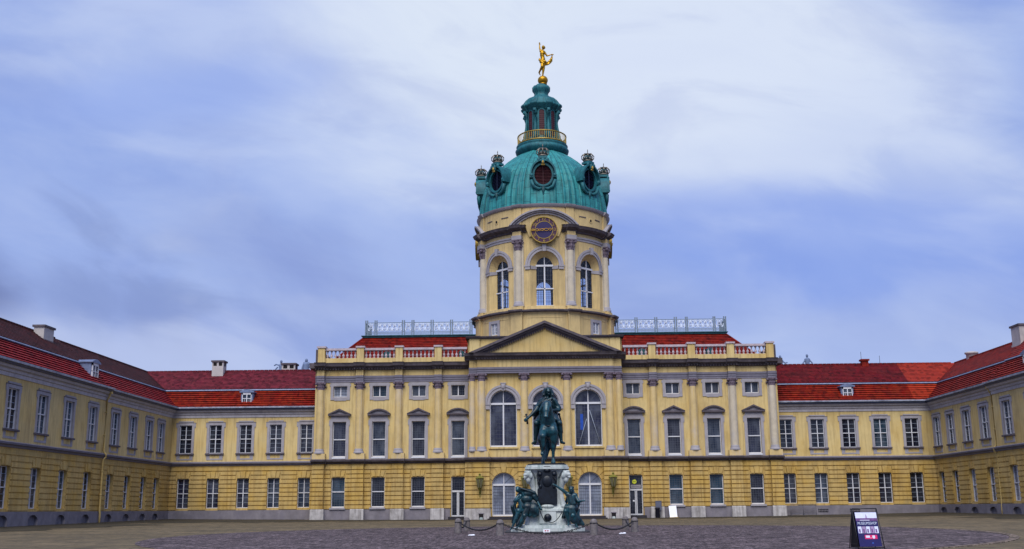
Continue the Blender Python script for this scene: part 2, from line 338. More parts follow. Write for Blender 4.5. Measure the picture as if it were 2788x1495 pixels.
def mesh(name, mb, mats):
    me = bpy.data.meshes.new(name); me.from_pydata([tuple(v) for v in mb.v], [], mb.f)
    for m in (mats if isinstance(mats, (list, tuple)) else [mats]): me.materials.append(m)
    me.polygons.foreach_set('material_index', mb.m); me.polygons.foreach_set('use_smooth', mb.sm)
    bm = bmesh.new(); bm.from_mesh(me); bmesh.ops.recalc_face_normals(bm, faces=bm.faces) if not getattr(mb, 'keep', False) else None
    bm.to_mesh(me); bm.free(); me.update(); return me
def obj(name, mb, mats, parent=None, loc=(0, 0, 0), rz=0.0):
    me = mb if isinstance(mb, bpy.types.Mesh) else mesh(name, mb, mats)
    o = bpy.data.objects.new(name, me); COL.objects.link(o); o.parent = parent; o.location = loc; o.rotation_euler[2] = rz
    if any(p.use_smooth for p in me.polygons): pass
    return o
def tag(o, label, cat, group=None):
    o['label'] = label; o['category'] = cat
    if group: o['group'] = group
    return o
def thing(name, label, cat, loc=(0, 0, 0), rz=0.0, group=None):
    o = bpy.data.objects.new(name, None); COL.objects.link(o); o.location = loc; o.rotation_euler[2] = rz; o.empty_display_size = .5
    return tag(o, label, cat, group)
def text_mesh(mb, txt, cx, y, cz, size, m=0, rot=0.0, depth=.01, sx=1.0, xf=None):
    cu = bpy.data.curves.new("t", 'FONT'); cu.body = txt; cu.size = size; cu.align_x = 'CENTER'; cu.align_y = 'CENTER'; cu.extrude = depth/2; cu.resolution_u = 3
    o = bpy.data.objects.new("t", cu); COL.objects.link(o); dg = bpy.context.evaluated_depsgraph_get(); me = bpy.data.meshes.new_from_object(o.evaluated_get(dg))
    c, s_ = cos(rot), sin(rot)
    vs = [(cx+(v.co.x*sx*c-v.co.y*s_), y-v.co.z, cz+(v.co.x*sx*s_+v.co.y*c)) for v in me.vertices]
    mb.add(vs, [tuple(p.vertices) for p in me.polygons], m)
    bpy.data.objects.remove(o); bpy.data.curves.remove(cu); bpy.data.meshes.remove(me)

# wall sheet with openings.  hole = (x0,x1,z0,z1,arch) ; arch True -> z1 is the spring line, half round above
def panel(mb, x0, x1, z0, z1, holes, y=0.0, depth=.35, m=0, step=None, splay=0.0, rm=None):
    rm = m if rm is None else rm; xs = {x0, x1}; zs = {z0, z1}
    for h in holes:
        xs |= {h[0], h[1]}; zs |= {h[2], h[3]}
        if h[4]: zs.add(h[3]+(h[1]-h[0])/2)
    xs = sorted(x for x in xs if x0-1e-6 <= x <= x1+1e-6); zs = sorted(z for z in zs if z0-1e-6 <= z <= z1+1e-6)
    if step:
        nx = []
        for a, b in zip(xs, xs[1:]):
            k = max(1, int((b-a)/step+.5)); nx += [a+(b-a)*i/k for i in range(k)]
        xs = nx+[xs[-1]]
    def inside(cx, cz):
        for h in holes:
            if h[0] < cx < h[1] and h[2] < cz < h[3]+((h[1]-h[0])/2 if h[4] else 0): return True
        return False
    for a, b in zip(xs, xs[1:]):
        for c, d in zip(zs, zs[1:]):
            if not inside((a+b)/2, (c+d)/2): mb.quad((a, y, c), (b, y, c), (b, y, d), (a, y, d), m)
    for h in holes:
        a, b, c, d, ar = h[:5]; r = (b-a)/2; cx = (a+b)/2; y2 = y+depth; sp_ = splay
        out_ = [(a, c), (b, c), (b, d)]; inn = [(a+sp_, c), (b-sp_, c), (b-sp_, d)]
        if ar:
            K = 14; arc = [(cx+r*cos(pi*i/K), d+r*sin(pi*i/K)) for i in range(K+1)]; r2 = r-sp_
            arc2 = [(cx+r2*cos(pi*i/K), d+r2*sin(pi*i/K)) for i in range(K+1)]
            for i in range(K):
                p, q = arc[i], arc[i+1]; mb.quad((q[0], y, q[1]), (p[0], y, p[1]), (p[0], y, d+r), (q[0], y, d+r), m)
            out_ += arc[1:]; inn += arc2[1:]
        else: out_ += [(a, d)]; inn += [(a+sp_, d)]
        n = len(out_)
        for i in range(n):
            p, q = out_[i], out_[(i+1) % n]; p2, q2 = inn[i], inn[(i+1) % n]
            mb.quad((p[0], y, p[1]), (q[0], y, q[1]), (q2[0], y2, q2[1]), (p2[0], y2, p2[1]), rm)
# rusticated courses: blocks standing 5 cm proud with open joints
def courses(mb, x0, x1, z0, z1, holes, y, pitch=.405, gap=.10, pr=.05, m=0):
    pr = .085 if pr == .05 else pr
    n = max(1, round((z1-z0)/pitch)); p = (z1-z0)/n
    for i in range(n):
        a = z0+i*p+gap/2; b = z0+(i+1)*p-gap/2; cm = (a+b)/2
        cuts = []
        for h in holes:
            r = (h[1]-h[0])/2; cx = (h[0]+h[1])/2
            if h[4]:
                R = r+h[5] if len(h) > 5 else r+.5
                if cm < h[3]-.1 and b > h[2]: cuts.append((h[0], h[1]))
                elif cm < h[3]+R and b > h[2]:
                    w = sqrt(max(0, R*R-max(0, (a if cm > h[3] else cm)-h[3])**2)); cuts.append((cx-w, cx+w))
            elif b > h[2] and a < h[3]: cuts.append((h[0], h[1]))
        cuts.sort(); x = x0
        for c in cuts+[(x1, x1)]:
            e = min(c[0], x1)
            if e-x > .03: mb.box(x, e, y-pr, y+.02, a, b, m)
            x = max(x, c[1])

# ------------------------------------------------------------------ windows (local frame: x right, y into the wall, z up; origin bottom centre)
def bars(mb, w, h, nx, nz_, t, y, m, x0=0, z0=0, yt=.03):
    for i in range(1, nx): x = x0-w/2+w*i/nx; mb.box(x-t/2, x+t/2, y, y+yt, z0, z0+h, m)
    for i in range(1, nz_): z = z0+h*i/nz_; mb.box(x0-w/2, x0+w/2, y+.004, y+yt-.004, z-t/2, z+t/2, m)
CACHE = {}
def cached(key, fn):
    if key not in CACHE: CACHE[key] = fn()
    return CACHE[key]
def frame_casement(w, h, tr=.5, tb=.075):
    def f():
        mb = MB(); o = .055
        mb.box(-w/2, -w/2+o, 0, .09, 0, h); mb.box(w/2-o, w/2, 0, .09, 0, h); mb.box(-w/2+o, w/2-o, 0, .09, h-o, h); mb.box(-w/2+o, w/2-o, 0, .09, 0, o)
        mb.box(-tb/2, tb/2, -.02, .08, o, h-o); zt = h*tr; mb.box(-w/2+o, w/2-o, -.03, .085, zt-tb*.45, zt+tb*.45)
        for sx in (-1, 1):
            cx = sx*(w/4-o/4+tb/4); ww = w/2-o-tb/2
            bars(mb, ww, zt-o, 1, 3, .026, .03, 1, cx, o); bars(mb, ww, h-o-zt, 1, 3, .026, .03, 1, cx, zt)
        return mesh("window", mb, [WHT, LEADL])
    return cached(('cas', w, h, tr), f)
def frame_sash(w, h, zt, nx=5, nz1=6, nz2=6, lattice=True):
    def f():
        mb = MB(); o = .07
        mb.box(-w/2, -w/2+o, 0, .09, 0, h); mb.box(w/2-o, w/2, 0, .09, 0, h); mb.box(-w/2+o, w/2-o, 0, .09, h-o*.7, h); mb.box(-w/2+o, w/2-o, -.03, .09, 0, o*1.6)
        mb.box(-w/2+o, w/2-o, -.03, .085, zt-.045, zt+.045)
        if lattice:
            bars(mb, w-2*o, zt-.12, nx, nz1, .022, .04, 1, 0, .09); bars(mb, w-2*o, h-zt-.1, nx, nz2, .022, .04, 1, 0, zt+.04)
        return mesh("window", mb, [WHT, LEAD])
    return cached(('sash', w, h, zt, nx), f)
def pane_mesh(w, h, m):
    def f(): mb = MB(); mb.quad((-w/2+.02, .065, .02), (w/2-.02, .065, .02), (w/2-.02, .065, h-.02), (-w/2+.02, .065, h-.02)); return mesh("pane", mb, [m])
    return cached(('pane', w, h, m.name), f)
def arch_pts(w, zs, z0=0, K=16): r = w/2; return [(-r, z0), (r, z0)]+[(r*cos(pi*i/K), zs+r*sin(pi*i/K)) for i in range(K+1)]
def ringband(mb, cx, zc, r1, r2, y0, y1, a0=0, a1=pi, K=16, m=0):
    for i in range(K):
        p, q = a0+(a1-a0)*i/K, a0+(a1-a0)*(i+1)/K
        mb.prism([(cx+r1*cos(p), zc+r1*sin(p)), (cx+r2*cos(p), zc+r2*sin(p)), (cx+r2*cos(q), zc+r2*sin(q)), (cx+r1*cos(q), zc+r1*sin(q))], y0, y1, m)
def frame_arch(w, zs, lat=(3, 11), zt=None, lm=1, extra_t=None):
    def f():
        mb = MB(); r = w/2; o = .08; t = .13
        mb.box(-r, -r+o, 0, .1, 0, zs); mb.box(r-o, r, 0, .1, 0, zs); mb.box(-r+o, r-o, -.02, .1, 0, .14)
        ringband(mb, 0, zs, r-o, r, 0, .1); mb.box(-r+o, r-o, -.05, .1, zs-.10, zs+.08)
        mb.box(-t/2, t/2, -.03, .09, .14, zs-.10); mb.box(-.035, .035, -.02, .09, zs+.08, zs+r-.05)
        if extra_t: mb.box(-r+o, r-o, -.03, .09, extra_t-.05, extra_t+.05)
        for sx in (-1, 1):
            ww = r-o-t/2; bars(mb, ww, zs-.24, lat[0], lat[1], .022, .045, lm, sx*(t/2+ww/2), .14)
        for a in (45, 135): mb.prism([(0, zs+.1), (.03, zs+.08), ((r-.06)*cos(radians(a))+.02, zs+(r-.06)*sin(radians(a))-.02), ((r-.06)*cos(radians(a))-.01, zs+(r-.06)*sin(radians(a)))], .045, .06, lm)
        return mesh("window", mb, [WHT, LEAD])
    return cached(('arch', w, zs, lat, extra_t), f)
def pane_arch(w, zs, m):
    def f(): mb = MB(); p = arch_pts(w-.04, zs); mb.add([(x, .07, z) for x, z in p], [tuple(range(len(p)))]); return mesh("pane", mb, [m])
    return cached(('parch', w, zs, m.name), f)
def eared_surround(w, h, t=.24, mats=None, sill=True, panelz=0.0, y=-.06):
    def f():
        mb = MB(); W2 = w/2
        mb.box(-W2-t, -W2, y, .02, 0, h); mb.box(W2, W2+t, y, .02, 0, h); mb.box(-W2-t, W2+t, y, .02, h, h+t*1.15)
        mb.box(-W2-t-.11, -W2-t, y+.006, .02, h-.20, h+t*.9); mb.box(W2+t, W2+t+.11, y+.006, .02, h-.20, h+t*.9)
        mb.box(-W2-t*.5, W2+t*.5, y-.03, .02, h+t*1.15, h+t*1.15+.12); mb.box(-W2-t-.13, W2+t+.13, y-.01, .01, h+t*.9, h+t*.9+.04, 1)
        if panelz:
            mb.box(-W2-t*.8, -W2+.12, y+.03, .02, -panelz, -.14); mb.box(W2-.12, W2+t*.8, y+.03, .02, -panelz, -.14); mb.box(-W2+.12, W2-.12, y+.035, .02, -panelz, -panelz+.14)
        return mesh("surround", mb, [TRIM, DTRIM])
    return cached(('sur', w, h, t, panelz), f)
def sill_mesh(w, t=.24):
    def f(): mb = MB(); mb.box(-w/2-t-.06, w/2+t+.06, -.16, .05, -.13, 0); return mesh("sill", mb, [DTRIM])
    return cached(('sill', w, t), f)
def put(name, me, parent, loc=(0, 0, 0), rz=0.0): return obj(name, me, None, parent, loc, rz)
def win_upper(root, x, z, w, h, glass, y=0.0, rec=.22, tr=.5, panelz=.62):
    wn = put('window', frame_casement(w, h, tr), root, (x, y+rec, z)); put('pane', pane_mesh(w, h, glass), wn)
    s = put('surround', eared_surround(w, h, .24, panelz=panelz), wn, (0, -rec, 0)); put('sill', sill_mesh(w), wn, (0, -rec, 0)); return wn
def win_lower(root, x, z, w, h, glass, y=0.0, rec=.3, tr=.5):
    wn = put('window', frame_casement(w, h, tr), root, (x, y+rec, z)); put('pane', pane_mesh(w, h, glass), wn); return wn
def keystones(mb, cx, w, z0, z1, y, pr=.10, m=0):
    mb.prism([(cx-.17, z0), (cx+.17, z0), (cx+.24, z1), (cx-.24, z1)], y-pr, y+.01, m)
    for s in (-1, 1):
        a = [(cx+s*.22, z0), (cx+s*.50, z0), (cx+s*.66, z1-.08), (cx+s*.29, z1-.08)]
        mb.prism(a if s > 0 else a[::-1], y-pr*.62, y+.01, m)
def saw(pts_lo, pts_hi, n, lift=.055):   # stepped tile courses between two (y,z) points
    out_ = []
    for i in range(n):
        t0, t1 = i/n, (i+1)/n
        y0, z0 = pts_lo[0]+(pts_hi[0]-pts_lo[0])*t0, pts_lo[1]+(pts_hi[1]-pts_lo[1])*t0
        y1, z1 = pts_lo[0]+(pts_hi[0]-pts_lo[0])*t1, pts_lo[1]+(pts_hi[1]-pts_lo[1])*t1
        d = Vector((y1-y0, z1-z0)).normalized(); nx, nz_ = -d.y*lift, d.x*lift
        out_ += [(y0, z0), (y0+nx-d.x*lift*.55, z0+nz_-d.y*lift*.55), (y1+nx*.1, z1+nz_*.1)]
    return out_

# ------------------------------------------------------------------ wings
def chimney(root, x, y, z0, z1, w, d, m=CHIM, holes=False, parent=None):
    mb = MB(); mb.box(-w/2, w/2, -d/2, d/2, 0, z1-z0-.16); mb.box(-w/2-.1, w/2+.1, -d/2-.1, d/2+.1, z1-z0-.16, z1-z0, 2)
    mb.box(-w/2-.06, w/2+.06, -d/2-.06, d/2+.06, 0, .18)
    if holes:
        for s in (-1, 1): mb.box(s*w*.24-w*.15, s*w*.24+w*.15, -d/2-.004, d/2+.004, z1-z0-.55, z1-z0-.2, 1)
        mb.box(-w/2-.004, w/2+.004, -d*.2, d*.2, z1-z0-.55, z1-z0-.2, 1)
    return obj('chimney', mb, [m, DARKI, DTRIM if m is CHIM else m], root, (x, y, z0))
def dormer(root, x, y, z, w=1.0, h=1.25):
    mb = MB(); t = .13
    mb.prism([(-w/2-t, 0), (w/2+t, 0), (w/2+t, h), (w/4, h+.14), (0, h+.18), (-w/4, h+.14), (-w/2-t, h)], .10, 1.3, 0)
    mb.prism([(-w/2-t-.12, h-.02), (w/2+t+.12, h-.02), (w/2+t+.12, h+.08), (w/4, h+.24), (0, h+.29), (-w/4, h+.24), (-w/2-t-.12, h+.08)], -.08, 1.45, 0)
    d = obj('dormer', mb, [ZINC], root, (x, y, z))
    fr = MB(); fr.box(-w/2, -w/2+.07, -.02, .099, 0, h-.02); fr.box(w/2-.07, w/2, -.02, .099, 0, h-.02); fr.box(-w/2, w/2, -.02, .099, 0, .12); fr.box(-w/2, w/2, -.02, .099, h-.22, h-.02)
    fr.box(-.045, .045, -.01, .09, .12, h-.22); fr.box(-w/2, w/2, -.005, .085, h*.55-.03, h*.55+.03); bars(fr, w, h*.5, 4, 1, .025, .02, 0, 0, .12)
    obj('window_frame', fr, [WHT], d)
    pn = MB(); pn.quad((-w/2, .05, .1), (w/2, .05, .1), (w/2, .05, h-.2), (-w/2, .05, h-.2)); obj('pane', pn, [G_BLUE], d)
    return d
GL_UP = [G_DARK, G_BLUE, G_TEAL, G_DARK, G_GREY]
def wing_section(root, x0, x1, y, up, lo, wu, wl, roofs, glu, gll, niches=False, depth=9, roofext=(0, 0), zoff=0.0, cornext=(0, 0), ridge=15.15):
    Zp, Zs = 1.6, 5.68; hu = [(c-wu/2, c+wu/2, 6.85, 9.48, False) for c in up]; hl = [(c-wl/2, c+wl/2, 1.80, 4.50, False) for c in lo]
    ax, bx = x0, x1
    mb = MB()
    if niches:
        panel(mb, ax, bx, 0.0, Zp, [(c-.72, c+.72, .0, 1.36, False) for c in lo], y-.10, .25)
        for c in lo:
            K = 8
            mb.box(c-.72, c+.72, y+.13, y+.16, 0, 1.38, 1)
            for s in (-1, 1):     # rounded head of the blind arch
                pts = [(c+s*.72*cos(pi/2*i/K), .98+.39*sin(pi/2*i/K)) for i in range(K+1)]
                for p, q in zip(pts, pts[1:]):
                    mb.quad((p[0], y-.10, p[1]), (p[0], y-.10, 1.37), (q[0], y-.10, 1.37), (q[0], y-.10, q[1])); mb.quad((p[0], y-.1, p[1]), (q[0], y-.1, q[1]), (q[0], y+.15, q[1]), (p[0], y+.15, p[1]))
    else: mb.quad((ax, y-.10, 0), (bx, y-.10, 0), (bx, y-.10, Zp), (ax, y-.10, Zp))
    mb.quad((ax, y-.10, Zp), (bx, y-.10, Zp), (bx, y+.3, Zp), (ax, y+.3, Zp)); mb.keep = True
    obj('plinth', mb, [PLIN, PLIN], root)
    mb = MB(); panel(mb, ax, bx, Zp, Zs, hl, y, .32); courses(mb, ax, bx, Zp+.02, Zs-.10, [(h[0], h[1], h[2], 4.52, False) for h in hl]+[(c-.68, c+.68, 4.52, 5.20, False) for c in lo], y, pr=.056 if niches else .08)
    for c in lo: keystones(mb, c, wl, 4.54, 5.16, y)
    obj('ground_floor_wall', mb, [YEL2], root)
    mb = MB(); panel(mb, ax, bx, 6.05, 10.2, hu, y, .20, rm=1)
    obj('upper_wall', mb, [YEL, TRIM], root)
    c0, c1 = ax-cornext[0], bx+cornext[1]
    mb = MB(); mb.prof([(y+.05, 5.66), (y-.06, 5.68), (y-.12, 5.80), (y-.28, 5.86), (y-.32, 5.98), (y-.02, 6.07), (y+.05, 6.07)], c0, c1); obj('string_course', mb, [ARCHI], root)
    mb = MB(); mb.prof([(y+.05, 10.16), (y-.06, 10.18), (y-.08, 10.42), (y-.16, 10.46), (y-.20, 10.62), (y-.36, 10.70), (y-.44, 10.86), (y+.05, 10.9)], c0, c1); obj('cornice', mb, [TRIML], root)
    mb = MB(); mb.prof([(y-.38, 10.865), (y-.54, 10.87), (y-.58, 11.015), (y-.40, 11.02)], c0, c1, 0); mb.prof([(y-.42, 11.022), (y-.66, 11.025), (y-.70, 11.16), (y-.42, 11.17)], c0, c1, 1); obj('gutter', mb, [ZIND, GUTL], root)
    mlow, mup = roofs; e0, e1 = c0-roofext[0], c1+roofext[1]
    A, B, C_ = (y-.42, 11.06), (y+1.5, 12.86), (y+4.4, ridge)
    mb = MB(); P = saw(A, B, 8, .11); P = [(y-.3, 10.95)]+P+[(y+1.9, 12.8), (y+1.9, 10.95)]; mb.prof(P, e0, e1); obj('lower_roof', mb, [mlow], root)
    mb = MB(); mb.prof([(y+1.35, 12.84), (y+1.27, 12.90), (y+1.32, 12.99), (y+1.9, 13.10), (y+1.9, 12.8)], e0, e1, 0); obj('roof_flashing', mb, [ZINC], root)
    mb = MB(); P = saw((y+1.45, 13.06), C_, 13, .035); P = [(y+1.6, 12.9)]+P+[(y+4.45, ridge+.05), (y+depth, 12.6), (y+depth, 11), (y+1.6, 11)]; mb.prof(P, e0, e1)
    k = int((e1-e0)/.42)
    for i in range(k): mb.box(e0+i*.42, e0+i*.42+.34, y+4.3, y+4.56, ridge-.03, ridge+.11)
    rf_ = obj('roof', mb, [mup], root)
    mb = MB(); mb.box(ax+.02, bx-.02, y+.5, y+depth-.1, 0, 10.95); obj('rear_walls', mb, [YEL], root)
    for i, c in enumerate(up): win_upper(root, c, 6.85, wu, 2.63, glu[i % len(glu)], y, .11)
    for i, c in enumerate(lo): win_lower(root, c, 1.80, wl, 2.70, gll[i % len(gll)], y, .24)
    return rf_
def drain(root, x, y, z0=.7):
    mb = MB(); mb.tube([(x, y-.40, 10.72), (x, y-.34, 10.5), (x, y-.18, 10.2), (x, y-.16, 6.2), (x, y-.42, 5.9), (x, y-.42, 5.75), (x, y-.2, 5.5), (x, y-.2, 1.7), (x, y-.24, 1.4), (x, y-.24, .3)], .075, 8)
    for z in (9.2, 7.4, 4.6, 2.8): mb.tube([(x, y-.17, z), (x, y-.17, z+.08)], .11, 8)
    mb.box(x-.15, x+.15, y-.55, y-.28, 10.68, 10.86)
    return obj('drainpipe', mb, [PIPE], root)

# left side wing : local x = world Y-80
LX = -34.35
lw = thing('side_wing', "yellow wing along the left side of the court, brown upper roof", 'building', (LX, 80, 0), pi/2, 'two storey palace wings')
upL = [69.4, 73.75, 78.05, 82.35]; loL = [69.2, 73.5, 77.8, 82.1]; upL2 = [87.6, 91.5, 95.4, 98.5]; loL2 = [87.2, 91.0, 94.8, 98.0]
rfa = wing_section(lw, -20, 4.7, -.28, [v-80 for v in [65.1]+upL], [v-80 for v in [64.9]+loL], 1.45, 1.5, (TROS, TBRN), [G_DARK, G_DARK, G_TEAL, G_TEAL, G_TEAL], [G_DARK, G_GREY, G_BLUE, G_TEAL], True)
rfb = wing_section(lw, 4.7, 21.85, 0, [v-80 for v in upL2], [v-80 for v in loL2], 1.5, 1.42, (TROS, TBRN), [G_TEAL, G_TEAL, G_BLUE, G_BLUE], [G_BLUE, G_GREY, G_DARK, G_DARK], True, roofext=(0, 4.3), cornext=(0, 0))
mb = MB(); mb.quad((4.7, -.28, 0), (4.7, 0, 0), (4.7, 0, 10.9), (4.7, -.28, 10.9)); obj('wall_return', mb, [YEL], lw)
drain(lw, 4.45, -.28); dormer(lw, 3.0, .05, 11.45, 1.15, 1.5)
chimney(rfa, 1.3, 3.6, 14.3, 15.62, 1.7, .8)
# right side wing : local x = -(world Y-85)
RX = 36.95
rw = thing('side_wing', "yellow wing along the right side of the court, orange red roof", 'building', (RX, 85, 0), -pi/2, 'two storey palace wings')
upR = [100.4, 97.1, 93.45, 89.75]; loR = [100.3, 97.1, 93.3, 89.55]
rfc = wing_section(rw, -16.75, -2.35, 0, [85-v for v in upR], [85-v for v in loR], 1.5, 1.4, (TORA, TORA), [G_TEAL, G_DARK, G_DARK, G_BLUE], [G_DARK, G_DARK, G_CURT, G_BLUE], True, roofext=(4.3, 0))
rfd = wing_section(rw, -2.35, 18, -.2, [.1, 4.4, 8.7, 13], [.3, 4.6, 8.9, 13.2], 1.5, 1.5, (TORA, TORA), [G_BLUE, G_TEAL], [G_CURT, G_DARK], True, ridge=15.75)
mb = MB(); mb.quad((-2.35, -.2, 0), (-2.35, 0, 0), (-2.35, 0, 10.9), (-2.35, -.2, 10.9)); obj('wall_return', mb, [YEL], rw)
drain(rw, -2.52, 0); dormer(rw, 3.1, .35, 11.55, .95, 1.2)
chimney(rfc, -5.2, 4.0, 14.5, 16.3, 1.6, 1.0)
mb = MB(); mb.lathe([(.5, 0), (.5, .75), (.62, .8), (.62, .95), (.4, 1.0)], n=14); obj('chimney', mb, [CHIM], rfc, (-17.6, 4.7, 14.8))
# rear wings left and right of the main block
YR = 101.6
r1 = thing('rear_wing', "yellow two storey range between left side wing and main block, maroon upper roof", 'building', (-28, YR, 0), 0, 'two storey palace wings')
cs = [-33.05, -30.22, -27.35, -24.5, -21.6]
rfe = wing_section(r1, -6.4, 7.6, 0, [c+28 for c in cs], [c+28 for c in [-33.05, -30.25, -27.42, -24.55, -21.7]], 1.16, 1.16, (TLOW, TMAR), [G_DARK, G_DARK, G_DARK, G_GREY, G_GREY], [G_PURP, G_PURP, G_PURP, G_BLUE, G_BLUE], roofext=(4.3, 0))
dormer(r1, .55, .15, 11.28, .9, 1.3); chimney(rfe, -3.4, 4.1, 14.3, 16.15, 1.12, 1.1, holes=True); chimney(rfe, 3.4, 5.2, 14.6, 15.95, 1.35, 1.2, holes=True)
r2 = thing('rear_wing', "yellow two storey range between main block and right side wing, crimson upper roof", 'building', (29, YR, 0), 0, 'two storey palace wings')
cs = [23.35, 26.3, 29.22, 32.15, 35.05]
rff = wing_section(r2, -6.5, 7.95, 0, [c-29 for c in cs], [c-29 for c in [23.4, 26.33, 29.27, 32.2, 35.1]], 1.24, 1.24, (TLOWR, TCRI), [G_DARK, G_DARK, G_DARK, G_TEAL, G_DARK], [G_GREY, G_BLUE, G_GREY, G_GREY, G_DARK], roofext=(0, 4.3))
dormer(r2, .4, .15, 11.22, .9, 1.3); chimney(rff, 3.45, 4.3, 14.7, 15.62, .62, .6, TORA)
mb = MB(); mb.tube([(3.2, 4.4, 15.1), (3.2, 4.4, 16.4)], .02, 5); mb.tube([(5.0, 4.4, 15.1), (5.0, 4.4, 16.0)], .02, 5); obj('lightning_rod', mb, [IRON], r2)

# ------------------------------------------------------------------ main block : local x = world X-.95, y = world Y-100
AX = .95
mbk = thing('main_building', "tall pilastered yellow palace block with balustrade and pedimented centre, below the dome", 'building', (AX, 100, 0))
CO = [9.98, 13.65, 17.3, 20.95]; WO = [8.13, 11.8, 15.48, 19.15]
HW = 21.5
# walls of the recessed flanks
for s in (-1, 1):
    xa, xb = (7.1, HW) if s > 0 else (-HW, -7.1)
    gl = [(s*o-.625, s*o+.625, 1.75 if k else .85, 4.46, False) for k, o in enumerate(WO)]
    mb = MB(); panel(mb, xa, xb, 0.0, 5.7, gl, 0, .34)
    courses(mb, xa, xb, 1.60, 5.55, [(h[0], h[1], h[2], 4.52, False) for h in gl]+[(s*o-.72, s*o+.72, 4.52, 5.2, False) for o in WO], 0, pr=.05)
    for o in WO: keystones(mb, s*o, 1.25, 4.54, 5.14, 0)
    obj('ground_floor_wall', mb, [YEL2], mbk)
    up = [(s*o-.625, s*o+.625, 6.3, 9.55, False) for o in WO]+[(s*o-.65, s*o+.65, 11.83, 12.9, False) for o in WO]
    mb = MB(); panel(mb, xa, xb, 6.05, 14.4, up, 0, .34); obj('upper_wall', mb, [YEL], mbk)
    mb = MB()
    cuts = sorted([s*WO[0]-.70, s*WO[0]+.70]); segs = [(xa, cuts[0]), (cuts[1], xb)]
    for a, b in segs: mb.box(a, b, -.12, -.001, 0, 1.58)
    obj('plinth', mb, [PLIN], mbk)
    # string course, breaking forward over every pier
    mb = MB(); SP = lambda p: [(.03, 5.67), (p-.06, 5.70), (p-.14, 5.82), (p-.34, 5.88), (p-.40, 6.02), (p-.05, 6.12), (.03, 6.125)]
    edges = [7.1]; 
    def run(mb, prof, fwd, rec_, half, m=0):
        x = 7.1
        for c in CO:
            if c-half > x: mb.prof(prof(rec_), *( (x, c-half) if s > 0 else (-(c-half), -x)), m)
            e = min(c+half, HW+.12 if c == CO[-1] else c+half); mb.prof(prof(fwd), *((c-half, e) if s > 0 else (-e, -(c-half))), m); x = e
        if x < HW-.05: mb.prof(prof(rec_), *((x, HW) if s > 0 else (-HW, -x)), m)
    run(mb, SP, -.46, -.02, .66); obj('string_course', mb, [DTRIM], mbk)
    mb = MB(); AP = lambda p: [(.03, 13.19), (p-.05, 13.2), (p-.06, 13.38), (p-.10, 13.39), (p-.11, 13.58), (p-.16, 13.60), (p-.18, 13.80), (.03, 13.82)]
    run(mb, AP, -.40, -.02, .36); obj('architrave', mb, [ARCHI], mbk)
    mb = MB(); FP = lambda p: [(.03, 13.80), (p-.04, 13.81), (p-.04, 14.34), (.03, 14.34)]
    run(mb, FP, -.42, -.02, .34); obj('frieze', mb, [YEL], mbk)
    mb = MB(); CP = lambda p: [(.03, 14.32), (p-.10, 14.33), (p-.16, 14.47), (p-.34, 14.50), (p-.36, 14.56), (p-.60, 14.66), (p-.66, 14.84), (p-.74, 14.98), (.03, 15.02)]
    run(mb, CP, -.42, -.02, .52)
    x = 7.6
    while x < HW-.1:
        near = min(abs(x-c) for c in CO) < .45; y0 = -.42 if near else -.02
        mb.box(s*x-.06, s*x+.06, y0-.33, y0-.14, 14.37, 14.49); x += .26
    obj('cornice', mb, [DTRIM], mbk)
    # balustrade
    mb = MB()
    mb.box(*((7.3, HW-.2) if s > 0 else (-HW+.2, -7.3)), -.26, .20, 15.0, 15.46)
    for c in CO: mb.box(s*c-.33, s*c+.33, -.42, .26, 15.0, 16.45)
    bal = obj('balustrade', mb, [YEL], mbk)
    mb = MB(); xs = [7.3]+CO
    for a, b in zip(xs, xs[1:]):
        a2, b2 = a+(.0 if a == 7.3 else .33), b-.33
        mb.box(*((a2, b2) if s > 0 else (-b2, -a2)), -.28, .20, 16.2, 16.40)
    for c in CO: mb.box(s*c-.42, s*c+.42, -.50, .34, 16.42, 16.58)
    obj('handrail', mb, [BALM], bal)
    def bf():
        q = MB(); q.box(-.10, .10, -.10, .10, 0, .06); q.lathe([(.06, .06), (.05, .10), (.13, .22), (.12, .30), (.05, .42), (.045, .52), (.09, .60), (.05, .66)], n=10); q.box(-.10, .10, -.10, .10, .66, .745); return mesh('baluster', q, [BALM])
    bme = cached('bal', bf)
    for a, b in zip(xs, xs[1:]):
        a2, b2 = a+(.0 if a == 7.3 else .33), b-.33; n = 8 if a > 7.5 else 6; p = (b2-a2)/n
        for i in range(n): put('baluster', bme, bal, (s*(a2+p*(i+.5)), -.03, 15.462))
    # piers, half columns
    for c in CO:
        mb = MB(); w = .53; mb.box(s*c-w, s*c+w, -.40, 0, 1.5, 5.69); courses(mb, s*c-w, s*c+w, 1.60, 5.55, [], -.40, pr=.05)
        obj('pier', mb, [YEL2], mbk)
        mb = MB(); mb.box(s*c-.62, s*c+.62, -.54, 0, 0, 1.56); mb.prof([(-.54, 1.56), (-.47, 1.61), (-.40, 1.61)], s*c-.62, s*c+.62); obj('pier_plinth', mb, [PLIW], mbk)
        mb = MB(); mb.box(s*c-.60, s*c+.60, -.48, 0, 6.1, 6.62); obj('pedestal', mb, [COLM], mbk)
        weath = (s > 0 and c > 17) 
        mb = MB(); mb.box(s*c-.38, s*c+.38, -.10, 0, 6.62, 13.2)
        mb.lathe([(.47, 6.62), (.49, 6.72), (.44, 6.80), (.40, 6.86), (.42, 6.95), (.36, 7.05)], s*c, -.12, 18, -pi/2, pi/2, 1); mb.lathe([(.345, 7.05), (.345, 9), (.33, 11), (.30, 12.5)], s*c, -.12, 18, -pi/2, pi/2)
        cl = obj('column', mb, [CPAL if weath else COLM, TRIM], mbk)
